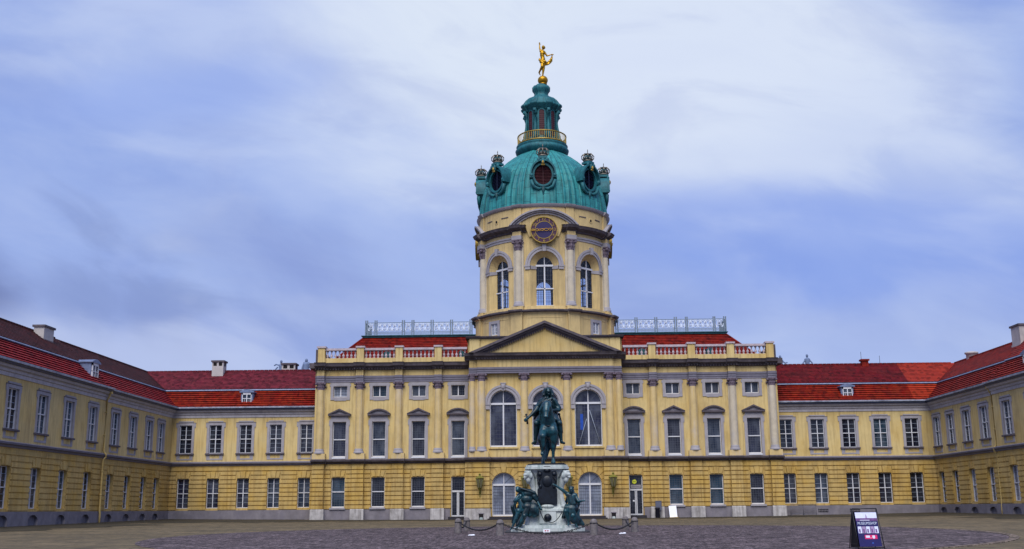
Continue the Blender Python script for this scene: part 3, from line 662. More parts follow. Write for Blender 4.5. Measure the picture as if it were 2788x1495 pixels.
        def capf():
            q = MB(); q.lathe([(.31, 0), (.33, .04), (.30, .08), (.33, .25), (.38, .32), (.34, .34), (.37, .5), (.47, .60), (.40, .62)], 0, 0, 48, -pi/2, pi/2, 0, rf=lambda a, z: .035*cos(a*16)*(1 if .05 < z < .6 else 0))
            for sx in (-1, 1): q.ell((sx*.40, -.30, .55), (.13, .13, .11), n=8); q.ell((sx*.44, .0, .3), (.10, .14, .09), n=8)
            q.box(-.44, .44, -.40, .12, .62, .70); q.ell((0, -.42, .66), (.09, .06, .08), n=8); return mesh('capital', q, [CAPM])
        put('capital', cached('cap', capf), cl, (s*c, -.10, 12.49))
    # windows
    for k, o in enumerate(WO):
        x = s*o
        if k: 
            g_ = {(-1, 1): G_DARK, (-1, 2): G_DARK, (-1, 3): G_TEAL, (1, 1): G_TEAL, (1, 2): G_TEAL, (1, 3): G_GREY}[(s, k)]
            wn = put('window', frame_sash(1.25, 2.72, 1.42), mbk, (x, .22, 1.75)); put('pane', pane_mesh(1.25, 2.72, g_), wn)
            q = cached('gsill', lambda: (lambda m_: (m_.box(-.72, .72, -.26, -.0, -.16, 0), mesh('sill', m_, [TRIM]))[1])(MB())); put('sill', q, wn, (0, -.2, 0))
        else:
            def df():
                q = MB(); w, h = 1.25, 3.6
                q.box(-w/2, -w/2+.09, 0, .1, 0, h); q.box(w/2-.09, w/2, 0, .1, 0, h); q.box(-w/2+.09, w/2-.09, 0, .1, h-.08, h); q.box(-w/2+.09, w/2-.09, -.04, .1, 2.18, 2.34)
                q.box(-.11, -.015, -.01, .09, 0, 2.18); q.box(.015, .11, -.01, .09, 0, 2.18); q.box(-w/2+.09, w/2-.09, 0, .09, 0, .12); bars(q, w-.2, 2.0, 6, 6, .018, .05, 1, 0, .12); bars(q, w-.2, 1.2, 5, 5, .02, .05, 1, 0, 2.34)
                return mesh('door', q, [WHT, LEAD])
            d = put('door', cached('door', df), mbk, (x, .22, .88)); put('pane', pane_mesh(1.25, 3.6, G_DARK), d)
            q = MB(); q.ell((-.14, -.05, 1.0), (.03, .04, .03), n=6); q.box(-.15, -.13, -.07, -.03, .95, 1.1); obj('handle', q, [DARKI], d)
            q = MB(); q.box(x-.85, x+.85, -.55, .3, 0.3, .86); obj('door_step', q, [STEP], mbk)
            if s > 0:
                q = MB(); q.lathe([(0.001, 0), (.20, 0), (.20, .02), (.001, .02)], n=24, sm=False)
                q.v = [(vx, -vz, vy) for vx, vy, vz in q.v]; qq = q; qq.box(-.14, .14, -.026, -.02, -.02, .02, 1); obj('round_sign', qq, [YSGN, LANT], d, (-.12, -.03, 2.98))
                q = MB(); q.box(-.46, .46, -.03, -.005, 2.42, 2.70); q.box(-.38, .38, -.034, -.029, 2.545, 2.58, 1); obj('name_sign', q, [TRIM, LEAD], d)
                q = MB(); q.box(-.30, -.13, .03, .045, 1.2, 1.34); obj('notice', q, [WBRD], d)
        gu = [G_BLUE, G_GREY, G_BLUE, G_PURP][k]
        wn = put('window', frame_sash(1.25, 3.25, 1.62, 5, 7, 7), mbk, (x, .22, 6.3)); put('pane', pane_mesh(1.25, 3.25, gu), wn)
        def sf(tri):
            q = MB(); t = .26
            q.box(-.625-t, -.625, -.07, .02, -.18, 3.25); q.box(.625, .625+t, -.07, .02, -.18, 3.25); q.box(-.625-t, .625+t, -.07, .02, 3.25, 3.52); q.box(-.625-t-.09, -.625-t, -.06, .02, 2.9, 3.4); q.box(.625+t, .625+t+.09, -.06, .02, 2.9, 3.4)
            q.box(-.625, .625, -.12, .05, -.14, 0, 2)
            q.box(-.80, .80, -.05, .01, 3.52, 3.80, 0); q.box(-1.05, 1.05, -.30, .01, 3.80, 3.96, 1)
            if tri:
                q.prism([(-1.08, 3.96), (-.84, 3.96), (0, 4.30), (.84, 3.96), (1.08, 3.96), (0, 4.46)], -.33, .01, 1); q.prism([(-.84, 3.962), (.84, 3.962), (0, 4.30)], -.10, .008, 0)
            else:
                K = 10; R = 1.5; a = math.asin(1.08/R)
                for i in range(K):
                    p, e = -a+2*a*i/K, -a+2*a*(i+1)/K; f_ = lambda an, r: (r*sin(an), 3.96+(r*cos(an)-R*cos(a)))
                    q.prism([(f_(p, R-.13)[0], max(3.961, f_(p, R-.13)[1])), (f_(e, R-.13)[0], max(3.961, f_(e, R-.13)[1])), f_(e, R), f_(p, R)], -.33, .01, 1)
                q.prism([(-.9, 3.962), (.9, 3.962), (.5, 4.24), (0, 4.30), (-.5, 4.24)], -.10, .008, 0)
            return mesh('pedimented_surround', q, [TRIM, DTRIM, WHT])
        put('pedimented_surround', cached(('ps', k % 2), lambda: sf(k % 2 == 1)), wn, (0, -.22, 0))
        gm = [G_DARK if s < 0 else G_BLUE, G_BLUE, G_TEAL, G_CURT][k] if s < 0 else [G_BLUE, G_BLUE, G_GREY, G_BLUE][k]
        def mf():
            q = MB(); w, h = 1.3, 1.07; q.box(-w/2, -w/2+.06, 0, .08, 0, h); q.box(w/2-.06, w/2, 0, .08, 0, h); q.box(-w/2+.06, w/2-.06, 0, .08, 0, .08); q.box(-w/2+.06, w/2-.06, 0, .08, h-.06, h); q.box(-.05, .05, -.02, .08, .08, h-.06)
            bars(q, w-.1, h-.1, 6, 4, .022, .04, 1, 0, .06); return mesh('window', q, [WHT, LEAD])
        wn = put('window', cached('mez', mf), mbk, (x, .22, 11.83)); put('pane', pane_mesh(1.3, 1.07, gm), wn)
        def msf():
            q = MB(); t = .26; w, h = 1.3, 1.07; q.box(-w/2-t, -w/2, -.06, .02, -t, h+t); q.box(w/2, w/2+t, -.06, .02, -t, h+t); q.box(-w/2, w/2, -.06, .02, h, h+t); q.box(-w/2, w/2, -.06, .02, -t, 0); q.box(-w/2-t-.08, w/2+t+.08, -.05, .02, h-.05, h+t*.7); q.box(-.55, .55, -.055, .02, -t-.07, -t)
            return mesh('surround', q, [TRIM])
        put('surround', cached('msur', msf), wn, (0, -.22, 0))
# return walls at both ends
for s in (-1, 1):
    mb = MB(); x = s*HW; mb.quad((x, 0, 0), (x, 14, 0), (x, 14, 15), (x, 0, 15)); mb.prof([(0, 0), (.01, 0)], 0, .01); obj('end_wall', mb, [YEL], mbk)
    mb = MB(); mb.box(*((HW+.003, HW+.5) if s > 0 else (-HW-.5, -HW-.003)), -.6, 12, 14.5, 15.0); mb.box(*((HW-.2, HW+.12) if s > 0 else (-HW-.12, -HW+.2)), .3, 12, 15.0, 16.4); obj('end_cornice', mb, [DTRIM], mbk)
# ---- projecting centre (plane y=-1.5)
PY = -1.5
CA = [1.95, 5.85]
mb = MB(); gla = [(o-1.06, o+1.06, .88, 3.66, True, .62) for o in (-3.88, 0, 3.88)]
panel(mb, -7.1, 7.1, 0, 5.7, gla, PY, .4)
courses(mb, -7.1, 7.1, 1.60, 5.55, gla, PY, pr=.05)
for h in gla:
    cx = (h[0]+h[1])/2
    for i in range(9):
        a0, a1 = pi*i/9+.02, pi*(i+1)/9-.02; pr = .05
        R1, R2 = 1.09, 1.66 if i != 4 else 1.92
        mb.prism([(cx+R1*cos(a0), 3.66+R1*sin(a0)), (cx+R2*cos(a0), 3.66+R2*sin(a0)), (cx+R2*cos(a1), 3.66+R2*sin(a1)), (cx+R1*cos(a1), 3.66+R1*sin(a1))], PY-(.14 if i == 4 else pr), PY+.01)
    for s in (-1, 1): ringband(mb, cx, 3.66, 1.655, 1.66, PY-.05, PY-.045, 0, .1, 1)
obj('ground_floor_wall', mb, [YEL2], mbk)
mb = MB(); ula = [(o-1.24, o+1.24, 7.02, 10.95, True) for o in (-3.88, 0, 3.88)]
panel(mb, -6.98, 6.98, 6.05, 13.75, ula, PY, .4); obj('upper_wall', mb, [YEL], mbk)
for s in (-1, 1):
    mb = MB(); mb.quad((s*7.1, PY, 0), (s*7.1, 0, 0), (s*7.1, 0, 6), (s*7.1, PY, 6)); mb.quad((s*6.98, PY, 6), (s*6.98, 0, 6), (s*6.98, 0, 15), (s*6.98, PY, 15)); mb.quad((s*6.98, 0, 6), (s*7.12, 0, 6), (s*7.12, 0, 15), (s*6.98, 0, 15)); obj('side_wall', mb, [YEL], mbk)
    for a, w, yy in ((5.9, .76, -.42), (7.0, .35, -.16)):      # big pier and narrow corner pier
        mb = MB(); mb.box(s*a-w, s*a+w, PY+yy, PY, 1.5, 5.69); courses(mb, s*a-w, s*a+w, 1.6, 5.55, [], PY+yy, pr=.05); obj('pier', mb, [YEL2], mbk)
        mb = MB(); mb.box(s*a-w-.07, s*a+w+.07, PY+yy-.14, PY, 0, 1.57); obj('pier_plinth', mb, [PLIW], mbk)
        if w > .5:
            q = MB(); q.box(s*a-.20, s*a+.20, PY+yy-.150, PY+yy-.139, .55, 1.10, 0); q.prism([(s*a-.17, .55), (s*a+.17, .55), (s*a+.12, .80), (s*a-.12, .80)], PY+yy-.22, PY+yy-.15, 1); q.box(s*a-.24, s*a+.24, PY+yy-.19, PY+yy-.139, 1.10, 1.18, 2); obj('boot_scraper_niche', q, [DARKI, MARB, PLIN], mbk)
    mb = MB(); mb.box(s*1.95-.60, s*1.95+.60, PY-.42, PY, 1.5, 5.69); courses(mb, s*1.95-.6, s*1.95+.6, 1.6, 5.55, [], PY-.42, pr=.05); obj('pier', mb, [YEL2], mbk)
    mb = MB(); mb.box(s*1.95-.67, s*1.95+.67, PY-.56, PY, 0, 1.57); obj('pier_plinth', mb, [PLIW], mbk)
mb = MB()
SP = lambda p: [(PY+.03, 5.67), (p-.06, 5.70), (p-.14, 5.82), (p-.34, 5.88), (p-.40, 6.02), (p-.05, 6.12), (PY+.03, 6.125)]
for a, b, p in ((-7.4, -6.75, PY-.2), (-6.75, -5.05, PY-.46), (-5.05, -2.65, PY-.02), (-2.65, -1.25, PY-.46), (-1.25, 1.25, PY-.02), (1.25, 2.65, PY-.46), (2.65, 5.05, PY-.02), (5.05, 6.75, PY-.46), (6.75, 7.4, PY-.2)): mb.prof(SP(p), a, b)
for s in (-1, 1): mb.box(*((7.1, 7.45) if s > 0 else (-7.45, -7.1)), PY-.3, -.05, 5.85, 6.10)
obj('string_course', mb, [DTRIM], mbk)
for s in (-1, 1):
    for c, w in ((1.95, .60), (5.85, .62), (6.72, .28)):
        yy = PY if w > .5 else PY+.02
        mb = MB(); mb.box(s*c-w, s*c+w, yy-.48 if w > .5 else yy-.26, PY, 6.1, 6.62); obj('pedestal', mb, [COLM], mbk)
        mb = MB(); r_ = 1 if w > .5 else .72
        mb.lathe([(.47*r_, 6.62), (.49*r_, 6.72), (.44*r_, 6.80), (.40*r_, 6.86), (.42*r_, 6.95), (.36*r_, 7.05)], s*c, yy-.10, 18, -pi/2, pi/2, 1); mb.lathe([(.36*r_, 7.05), (.36*r_, 9.2), (.34*r_, 11.5), (.315*r_, 13.0)], s*c, yy-.10, 18, -pi/2, pi/2)
        mb.box(s*c-.40*r_, s*c+.40*r_, yy-.10, PY, 6.62, 13.68); cl = obj('column', mb, [COLM, TRIM], mbk)
        if r_ == 1: put('capital', cached('cap', capf), cl, (s*c, yy-.10, 12.98))
        else: o_ = put('capital', cached('cap', capf), cl, (s*c, yy-.06, 12.98)); o_.scale = (.8, .8, 1)
mb = MB()
for a, b, p in ((-7.02, -6.25, PY-.18), (-6.25, 6.25, PY-.42), (6.25, 7.02, PY-.18)): mb.prof([(p+.5, 13.68), (p-.02, 13.69), (p-.03, 13.86), (p-.07, 13.87), (p-.08, 14.04), (p-.14, 14.06), (p-.16, 14.24), (p+.5, 14.26)], a, b)
obj('architrave', mb, [ARCHI], mbk)
mb = MB()
for a, b, p in ((-7.0, -6.25, PY-.14), (-6.25, 6.25, PY-.38), (6.25, 7.0, PY-.14)): mb.box(a, b, p, -.0, 14.25, 14.95)
obj('frieze', mb, [YEL], mbk)
mb = MB()
CPF = lambda p: [(p+.5, 14.93), (p-.06, 14.94), (p-.12, 15.07), (p-.28, 15.10), (p-.30, 15.16), (p-.52, 15.26), (p-.58, 15.40), (p-.66, 15.52), (p+.5, 15.54)]
for a, b, p in ((-7.42, -6.55, PY-.20), (-6.55, 6.55, PY-.40), (6.55, 7.42, PY-.20)): mb.prof(CPF(p), a, b)
x = -6.3
while x < 6.35: mb.box(x-.06, x+.06, PY-.67, PY-.50, 14.97, 15.09); x += .26
for s in (-1, 1): mb.box(*((7.0, 7.42) if s > 0 else (-7.42, -7.0)), PY-.3, .2, 15.15, 15.5)
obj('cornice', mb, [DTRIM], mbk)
# pediment: raking cornice of three fillets + tympanum
mb = MB(); H0, HA = 15.54, 18.45
def rake(y0, y1, t0, t1, hx=7.0):
    sl = (HA-H0)/hx
    for s in (-1, 1):
        a = [(s*hx, H0-t0), (s*(hx), H0-t0+.001), (0, HA-t0), (0, HA-t1), (s*(hx-(t1-t0)/sl*1.0), H0-t0)]
        pts = [(s*(hx-t1/sl), H0), (s*(hx-t0/sl), H0), (0, HA-t0), (0, HA-t1)]
        mb.prism(pts if s < 0 else pts[::-1], y0, y1)
rake(PY-1.06, PY+.3, .0, .24); rake(PY-.86, PY+.3, .24, .42); rake(PY-.62, PY+.3, .42, .60)
k = 0
while k < 26:
    t = k/26.; x = 5.3*(1-t); z = HA-.72-(x)*(HA-H0)/7.0
    for s in (-1, 1): mb.box(s*x-.06, s*x+.06, PY-.60, PY-.44, z-.02, z+.12)
    k += 1
ped = obj('pediment', mb, [DTRIM], mbk)
mb = MB(); sl = (HA-H0)/7.0; mb.prism([(-7.0+.55/sl, H0+.005), (7.0-.55/sl, H0+.005), (0, HA-.58)], PY-.40, PY+.2); obj('tympanum', mb, [YEL], ped)
mb = MB(); mb.prism([(-6.8, H0+.02), (6.8, H0+.02), (0, HA-.1)], PY+.31, 1.0); obj('pediment_roof', mb, [ZINC], ped)
# arched windows and archivolts
for o in (-3.88, 0, 3.88):
    wn = put('window', frame_arch(2.48, 3.93, (4, 11)), mbk, (o, PY+.25, 7.02)); put('pane', pane_arch(2.48, 3.93, G_PURP), wn)
    def af():
        q = MB(); ringband(q, 0, 3.93, 1.24, 1.62, -.08, .02, K=18); ringband(q, 0, 3.93, 1.50, 1.70, -.14, .02, K=18, m=0)
        for s in (-1, 1): q.box(*((1.24, 1.74) if s > 0 else (-1.74, -1.24)), -.12, .02, 3.42, 3.86); q.box(*((1.20, 1.80) if s > 0 else (-1.80, -1.20)), -.17, .02, 3.80, 3.92); q.box(*((1.22, 1.77) if s > 0 else (-1.77, -1.22)), -.15, .02, 3.40, 3.48)
        q.prism([(-.14, 5.10), (.14, 5.10), (.22, 5.78), (-.22, 5.78)], -.24, .02); q.ell((0, -.24, 5.45), (.16, .12, .26), n=8); q.box(-.26, .26, -.26, .02, 5.74, 5.82)
        return mesh('archivolt', q, [TRIM])
    put('archivolt', cached('archv', af), wn, (0, -.25, 0))
    q = cached('asill', lambda: (lambda m_: (m_.box(-1.35, 1.35, -.14, .05, -.16, 0), mesh('sill', m_, [YEL]))[1])(MB())); put('sill', q, wn, (0, -.25, 0))
    wn = put('window', frame_arch(2.12, 2.78, (5, 9)), mbk, (o, PY+.25, .88)); put('pane', pane_arch(2.12, 2.78, G_CURT if o else G_CURT), wn)
    q = MB(); q.box(o-1.45, o+1.45, PY-.9, PY+.3, .2, .70); q.box(o-1.3, o+1.3, PY-.6, PY+.3, .70, .86); obj('door_step', q, [STEP], mbk)
q = MB(); q.tube([(4.7-.95, PY+.34, 7.1), (4.7-.62, PY+.34, 10.2)], .03, 5); q.tube([(3.88+.12, PY+.34-.02, 10.2), (3.88+1.0, PY+.32, 7.1)], .03, 5); q.v = [(a-.0, b-.11, c) for a, b, c in q.v]; q2 = MB(); q2.tube([(2.98, PY+.24, 7.15), (3.72, PY+.24, 9.5)], .03, 5); q2.tube([(4.0, PY+.24, 10.3), (4.95, PY+.24, 7.15)], .03, 5); obj('curtain_cord', q2, [LEADL], mbk)
q = MB(); q.box(3.14, 3.40, PY+.285, PY+.30, 8.5, 9.95); obj('blue_blind', q, [mat("blue blind", (.01, .06, .35), .5)], mbk)
# attic behind the pediment
mb = MB(); mb.box(-6.95, 6.95, -.25, 14, 15.0, 17.15)
for s in (-1, 1): mb.box(*((6.1, 7.05) if s > 0 else (-7.05, -6.1)), -.40, 1, 15.0, 17.14); mb.box(*((6.95, 7.25) if s > 0 else (-7.25, -6.95)), .3, 2, 15.0, 17.14)
obj('attic_wall', mb, [YEL], mbk)
mb = MB(); mb.prof([(-.25, 17.13), (-.34, 17.16), (-.50, 17.24), (-.56, 17.36), (1, 17.42)], -6.0, 6.0)
for s in (-1, 1): mb.prof([(-.40, 17.13), (-.50, 17.16), (-.66, 17.24), (-.72, 17.36), (14, 17.42)], *((6.0, 7.4) if s > 0 else (-7.4, -6.0)))
mb.box(-7.2, 7.2, .5, 13.5, 17.16, 17.40); obj('attic_cornice', mb, [DTRIM], mbk)
# hipped roof, platform and railing
mb = MB()
for s in (-1, 1):
    n = 16
    for i in range(n):
        t0, t1 = i/n, (i+1)/n
        g0 = lambda t: (20.45-2.6*t, 1.0+4.1*t, 15.1+3.15*t)
        (xa, ya_, za), (xb, yb, zb) = g0(t0), g0(t1)
        mb.quad((s*6.5, ya_-.04, za+.035), (s*xa, ya_-.04, za+.035), (s*xb, yb, zb), (s*6.5, yb, zb)); mb.quad((s*6.5, ya_, za), (s*xa, ya_, za), (s*xa, ya_-.04, za+.035), (s*6.5, ya_-.04, za+.035))
        mb.quad((s*xa, ya_-.04, za+.03), (s*xa, 13, za+.03), (s*xb, 13, zb), (s*xb, yb, zb))
    mb.tube([(s*20.5, .95, 15.12), (s*17.8, 5.12, 18.28)], .10, 6)
mb.quad((-17.9, 13, 18.2), (17.9, 13, 18.2), (20.5, 13, 15), (-20.5, 13, 15)); mb.keep = True
rf0 = obj('roof', mb, [TRED], mbk)
mb = MB()
for s in (-1, 1): mb = MB(); mb.box(*((6.4, 17.95) if s > 0 else (-17.95, -6.4)), 4.85, 10, 18.2, 18.42); mb.box(*((6.4, 18.1) if s > 0 else (-18.1, -6.4)), 4.75, 10, 18.34, 18.40); obj('roof_platform', mb, [PATD], mbk)
mb = MB(); mb.box(-21.3, 21.3, .2, 13, 14.98, 15.05); obj('roof_gutter', mb, [ZINC], mbk)
for x, w in ((-15.0, .62), (-7.9, .5), (9.2, .62), (15.6, .62)):
    mb = MB(); mb.prism([(x-w/2, 15.3), (x+w/2, 15.3), (x+w/2, 16.15), (x, 16.32), (x-w/2, 16.15)], 1.05, 2.6); obj('roof_vent', mb, [PATD], rf0)
def railing(posts, s):
    mb = MB(); y = 5.0; z0, z1 = 18.42, 19.72
    for i in range(0, len(posts)-1, 2):
        for p in posts[i:i+2]: mb.box(p-.055, p+.055, y-.055, y+.055, z0, z1+.22)
        bx0, bx1 = sorted((posts[i], posts[i+1])); mb.box(bx0+.05, bx1-.05, y-.02, y+.02, z0+.35, z0+.40); mb.box(bx0+.05, bx1-.05, y-.02, y+.02, z1-.1, z1-.05)
    for i in range(1, len(posts)-2, 2):
        a, b = sorted((posts[i], posts[i+1])); a += .05; b -= .05
        for z, t in ((z0+.03, .03), (z0+.20, .02), (z0+.33, .025), (z1-.03, .035)): mb.box(a, b, y-.015, y+.015, z-t, z+t)
        k = int((b-a)/.13)
        for j in range(k): xx = a+(b-a)*(j+.5)/k; mb.box(xx-.012, xx+.012, y-.01, y+.01, z0, z0+.33)
        w = b-a; n = max(1, round(w/.52)); pw = w/n
        for j in range(n):                # scroll tracery: mirrored spirals and a central ring in each unit
            cx = a+pw*(j+.5); cz = (z0+.35+z1)/2
            for sx in (-1, 1):
                for sz in (-1, 1):
                    P = [(cx+sx*(pw*.25+(.12-.10*t/10)*cos(t*.62)), y, cz+sz*(.22+(.17-.14*t/10)*sin(t*.62))) for t in range(11)]; mb.tube(P, .030, 4, 1)
                P = [(cx+sx*pw*.5*t/8, y, cz+.40*sin(t/8*pi*2)) for t in range(9)]; mb.tube(P, .030, 4, 1)
            P = [(cx+.12*cos(t*pi/4), y, cz+.16*sin(t*pi/4)) for t in range(9)]; mb.tube(P, .030, 4, 1)
    # side return going back
    e = posts[0] if s < 0 else posts[-1]
    for yy in (6.2, 7.4, 8.6): mb.box(e-.05, e+.05, yy-.05, yy+.05, z0, z1+.2)
    for z in (z0+.03, z0+.33, z1-.03): mb.box(e-.015, e+.015, 5, 9, z-.03, z+.03)
    for j in range(26): yy = 5.1+j*.15; mb.box(e-.012, e+.012, yy-.012, yy+.012, z0, z1)
    obj('roof_railing', mb, [RAIL, RAILL], mbk)
railing([v-AX for v in (-16.75, -16.57, -15.82, -15.64, -13.09, -12.9, -12.14, -11.96, -10.24, -10.04, -8.3, -8.12, -6.37, -6.18)]+[-6.4, -6.3][:0], -1)
railing([v-AX for v in (8.06, 8.25, 9.98, 10.17, 11.93, 12.12, 13.86, 14.05, 14.96, 15.12, 17.68, 17.84, 18.72, 18.9)], 1)

# ------------------------------------------------------------------ tower : local origin on its axis
TX, TY = 1.05, 107.0
tw = thing('clock_tower', "round yellow tower with a clock, columns and green copper dome", 'tower', (TX, TY, 0))
P8 = [radians(22.5+45*i) for i in range(8)]
def adiff(a, b): d = (a-b+pi) % (2*pi)-pi; return abs(d)
def bumped(half, amt): return lambda a, z: amt if min(adiff(a, p) for p in P8) < half else 0
def angs(half, n=96):
    A = set(round(2*pi*i/n, 6) for i in range(n))
    for p in P8:
        for e in (-half-.002, -half+.002, half-.002, half+.002): A.add(round((p+e) % (2*pi), 6))
    A = sorted(A); return A+[A[0]+2*pi]
def cyl(R, phi=0.0): return lambda x, y, z: ((R-y)*sin(phi+x/R), -(R-y)*cos(phi+x/R), z)
# base drum
mb = MB(cyl(6.9)); L = 2*pi*6.9; sq = [(6.9*radians(a)-.46, 6.9*radians(a)+.46, 17.85, 18.95, False) for a in (-45, 45)]
panel(mb, -L/2, L/2, 17.2, 19.65, sq, 0, .3, 0, .4)
for p in P8:
    u = 6.9*((p+pi) % (2*pi)-pi)
    for k in range(4): a = u-.55+k*.275; mb.box(a, a+.275, -.30, .0, 17.2, 19.70)
for a in range(0, 360, 45):
    u = 6.9*((radians(a)+pi) % (2*pi)-pi)
    for k in range(8): mb.box(u-1.7+k*.425, u-1.7+(k+1)*.425, -.03, .0, 19.18, 19.24)
obj('base_drum', mb, [YELT], tw)
for a in (-45, 45):
    q = MB(); w, h = .92, 1.1; q.box(-w/2, -w/2+.07, 0, .08, 0, h); q.box(w/2-.07, w/2, 0, .08, 0, h); q.box(-w/2, w/2, 0, .08, h-.07, h); q.box(-w/2, w/2, 0, .08, 0, .08); q.box(-.06, .06, -.01, .08, 0, h); bars(q, w, h, 4, 3, .03, .03, 0)
    ph = radians(a); wn = obj('window', q, [WHT], tw, (6.86*sin(ph), -6.86*cos(ph), 17.85), ph); put('pane', pane_mesh(.92, 1.1, G_CURT), wn)
    q = MB(); q.box(-.74, -.46, -.10, .05, -.3, 1.38); q.box(.46, .74, -.10, .05, -.3, 1.38); q.box(-.46, .46, -.10, .05, 1.1, 1.38); obj('surround', q, [TRIM], wn)
q = MB(); q.lathe([(6.85, 19.62), (6.95, 19.64), (7.05, 19.74), (7.22, 19.80), (7.25, 19.90), (6.95, 19.98), (6.72, 20.0), (6.68, 20.36), (6.3, 20.38)], rf=bumped(.088, .34), angs=angs(.088), m=0, sm=False)
obj('base_moulding', q, [YELT], tw)
q = MB(); q.lathe([(6.9, 19.66), (7.1, 19.74), (7.30, 19.80), (7.32, 19.95), (7.0, 20.0)], rf=bumped(.088, .36), angs=angs(.088), sm=False, close=False); obj('base_cornice', q, [DTRIM], tw)
# window storey with eight tall arched openings
R0 = 6.42
mb = MB(cyl(R0)); L = 2*pi*R0; hs = []
for k in range(-4, 4):
    u = R0*radians(45*k); 
    if k == -4: u = -L/2+.0001
    hs.append((u-1.40, u+1.40, 20.42, 24.40, True))
hs2 = [h for h in hs if h[0] > -L/2]
panel(mb, -L/2+1.5, L/2-1.5, 20.3, 28.2, hs2, 0, .60, 0, .3, .53)
mb.xf = cyl(R0, pi); panel(mb, -1.5, 1.5, 20.3, 28.2, [(-1.40, 1.40, 20.42, 24.40, True)], 0, .60, 0, .3, .53)
obj('drum_wall', mb, [YELT], tw)
R1 = R0-.62
mb = MB(cyl(R1)); s1 = R1/R0
hi_ = [(R1*radians(45*k)-.84, R1*radians(45*k)+.84, 20.42, 24.40, True) for k in range(-3, 4)]; L1 = 2*pi*R1
panel(mb, -L1/2+1.1, L1/2-1.1, 20.3, 28.2, hi_, 0, .12, 0, .3); mb.xf = cyl(R1, pi); panel(mb, -1.1, 1.1, 20.3, 28.2, [(-.84, .84, 20.42, 24.40, True)], 0, .12, 0, .3)
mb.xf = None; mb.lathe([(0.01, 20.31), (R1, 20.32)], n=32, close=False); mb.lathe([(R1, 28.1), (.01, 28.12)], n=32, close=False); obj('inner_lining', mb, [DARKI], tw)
for k in range(8):
    ph = radians(45*k); Rg = R0-.60
    wn = put('window', frame_arch(1.86, 4.03, (3, 9), extra_t=1.75), tw, (Rg*sin(ph), -Rg*cos(ph), 20.42), ph); put('pane', pane_arch(1.86, 4.03, GT), wn)
    q = MB(cyl(R0, ph))
    ringband(q, 0, 24.40, 1.40, 1.70, -.09, .02, K=18); ringband(q, 0, 24.40, 1.64, 1.84, -.14, .02, K=18)
    for s in (-1, 1): q.box(*((1.38, 1.88) if s > 0 else (-1.88, -1.38)), -.12, .03, 24.0, 24.38); q.box(*((1.36, 1.93) if s > 0 else (-1.93, -1.36)), -.16, .03, 24.26, 24.40)
    q.prism([(-.14, 25.72), (.14, 25.72), (.20, 26.42), (-.20, 26.42)], -.26, .02)
    for s in (-1, 1): q.add([(s*1.40, 0, 24.02), (s*.87, .60, 24.10), (s*.87, .60, 24.38), (s*1.40, 0, 24.38), (s*1.32, -.02, 24.02), (s*.80, .56, 24.10), (s*.80, .56, 24.38), (s*1.32, -.02, 24.38)], [(0, 1, 2, 3), (7, 6, 5, 4), (0, 4, 5, 1), (2, 6, 7, 3)])
    obj('archivolt', q, [TRIM], tw)
# columns
for p in P8:
    cx, cy = 6.55*sin(p), -6.55*cos(p)
    q = MB(cyl(R0, p)); q.box(-.62, .62, -.45, 0, 20.36, 20.42)
    for k in range(2): q.box(-.52+k*.52, -.0+k*.52, -.12, 0, 20.4, 27.0)
    q.xf = None
    q.lathe([(.52, 20.38), (.52, 20.52), (.50, 20.60), (.44, 20.66), (.46, 20.76), (.38, 20.86)], cx, cy, 20, m=1); q.lathe([(.37, 20.86), (.37, 23), (.35, 25), (.32, 25.9)], cx, cy, 20)
    cl = obj('column', q, [CPAL, TRIM], tw)
    def cap2():
        q = MB(); q.lathe([(.33, 0), (.35, .05), (.33, .10), (.38, .32), (.46, .42), (.38, .44), (.42, .66), (.56, .84), (.44, .86)], 0, 0, 64, rf=lambda a, z: .05*cos(a*8)*(1 if .08 < z < .85 else 0))
        for i in range(4): a = pi/4+pi/2*i; q.ell((.54*sin(a), -.54*cos(a), .78), (.17, .17, .15), n=8)
        q.box(-.50, .50, -.50, .50, .92, 1.04); return mesh('capital', q, [CAPM])
    put('capital', cached('cap2', cap2), cl, (cx, cy, 25.88), p)
    q = MB(cyl(R0, p)); q.box(-.46, .46, -.62, .0, 26.92, 27.32, 1); q.box(-.40, 0, -.55, 0, 27.30, 27.72); q.box(0, .40, -.55, 0, 27.30, 27.72); obj('entablature_block', q, [YELT, TRIM], tw)
# architrave band (open over the four clock bays) and main cornice
def arcsegs(R, prof, gaps, mt, m=0, rf=None, A=None):
    q = MB(); cur = []
    A = A or angs(.075, 120); segs = []; 
    for a in A:
        if any(adiff(a, g_) < w for g_, w in gaps):
            if len(cur) > 1: segs.append(cur)
            cur = []
        else: cur.append(a)
    if len(cur) > 1: segs.append(cur)
    if len(segs) > 1 and segs[0][0] < .01 and segs[-1][-1] > 6.27: segs[0] = [a-2*pi for a in segs.pop()]+segs[0][1:]
    for c in segs: q = MB(); q.lathe(prof, angs=c, m=m, rf=rf, sm=False); obj(R, q, [mt], tw)
card = [(0, .25), (pi/2, .25), (pi, .25), (3*pi/2, .25), (2*pi, .25)]
arcsegs('architrave', [(R0, 26.90), (R0+.06, 26.92), (R0+.08, 27.1), (R0+.14, 27.14), (R0+.15, 27.3), (R0, 27.32)], [(g_, .34) for g_, w in card], TRIM)
arcsegs('cornice', [(R0, 27.66), (R0+.14, 27.68), (R0+.22, 27.82), (R0+.45, 27.90), (R0+.66, 28.02), (R0+.74, 28.18), (R0+.80, 28.28), (R0, 28.42)], card, DTRIM, rf=bumped(.075, .30))
mb = MB(cyl(6.55))
L = 2*pi*6.55; panel(mb, -L/2, L/2, 28.2, 30.2, [], 0, .1, 0, .35)
for p in P8:
    u = 6.55*((p+pi) % (2*pi)-pi)
    for k in range(2): mb.box(u-.40+k*.40, u+k*.40, -.16, 0, 28.3, 30.16)
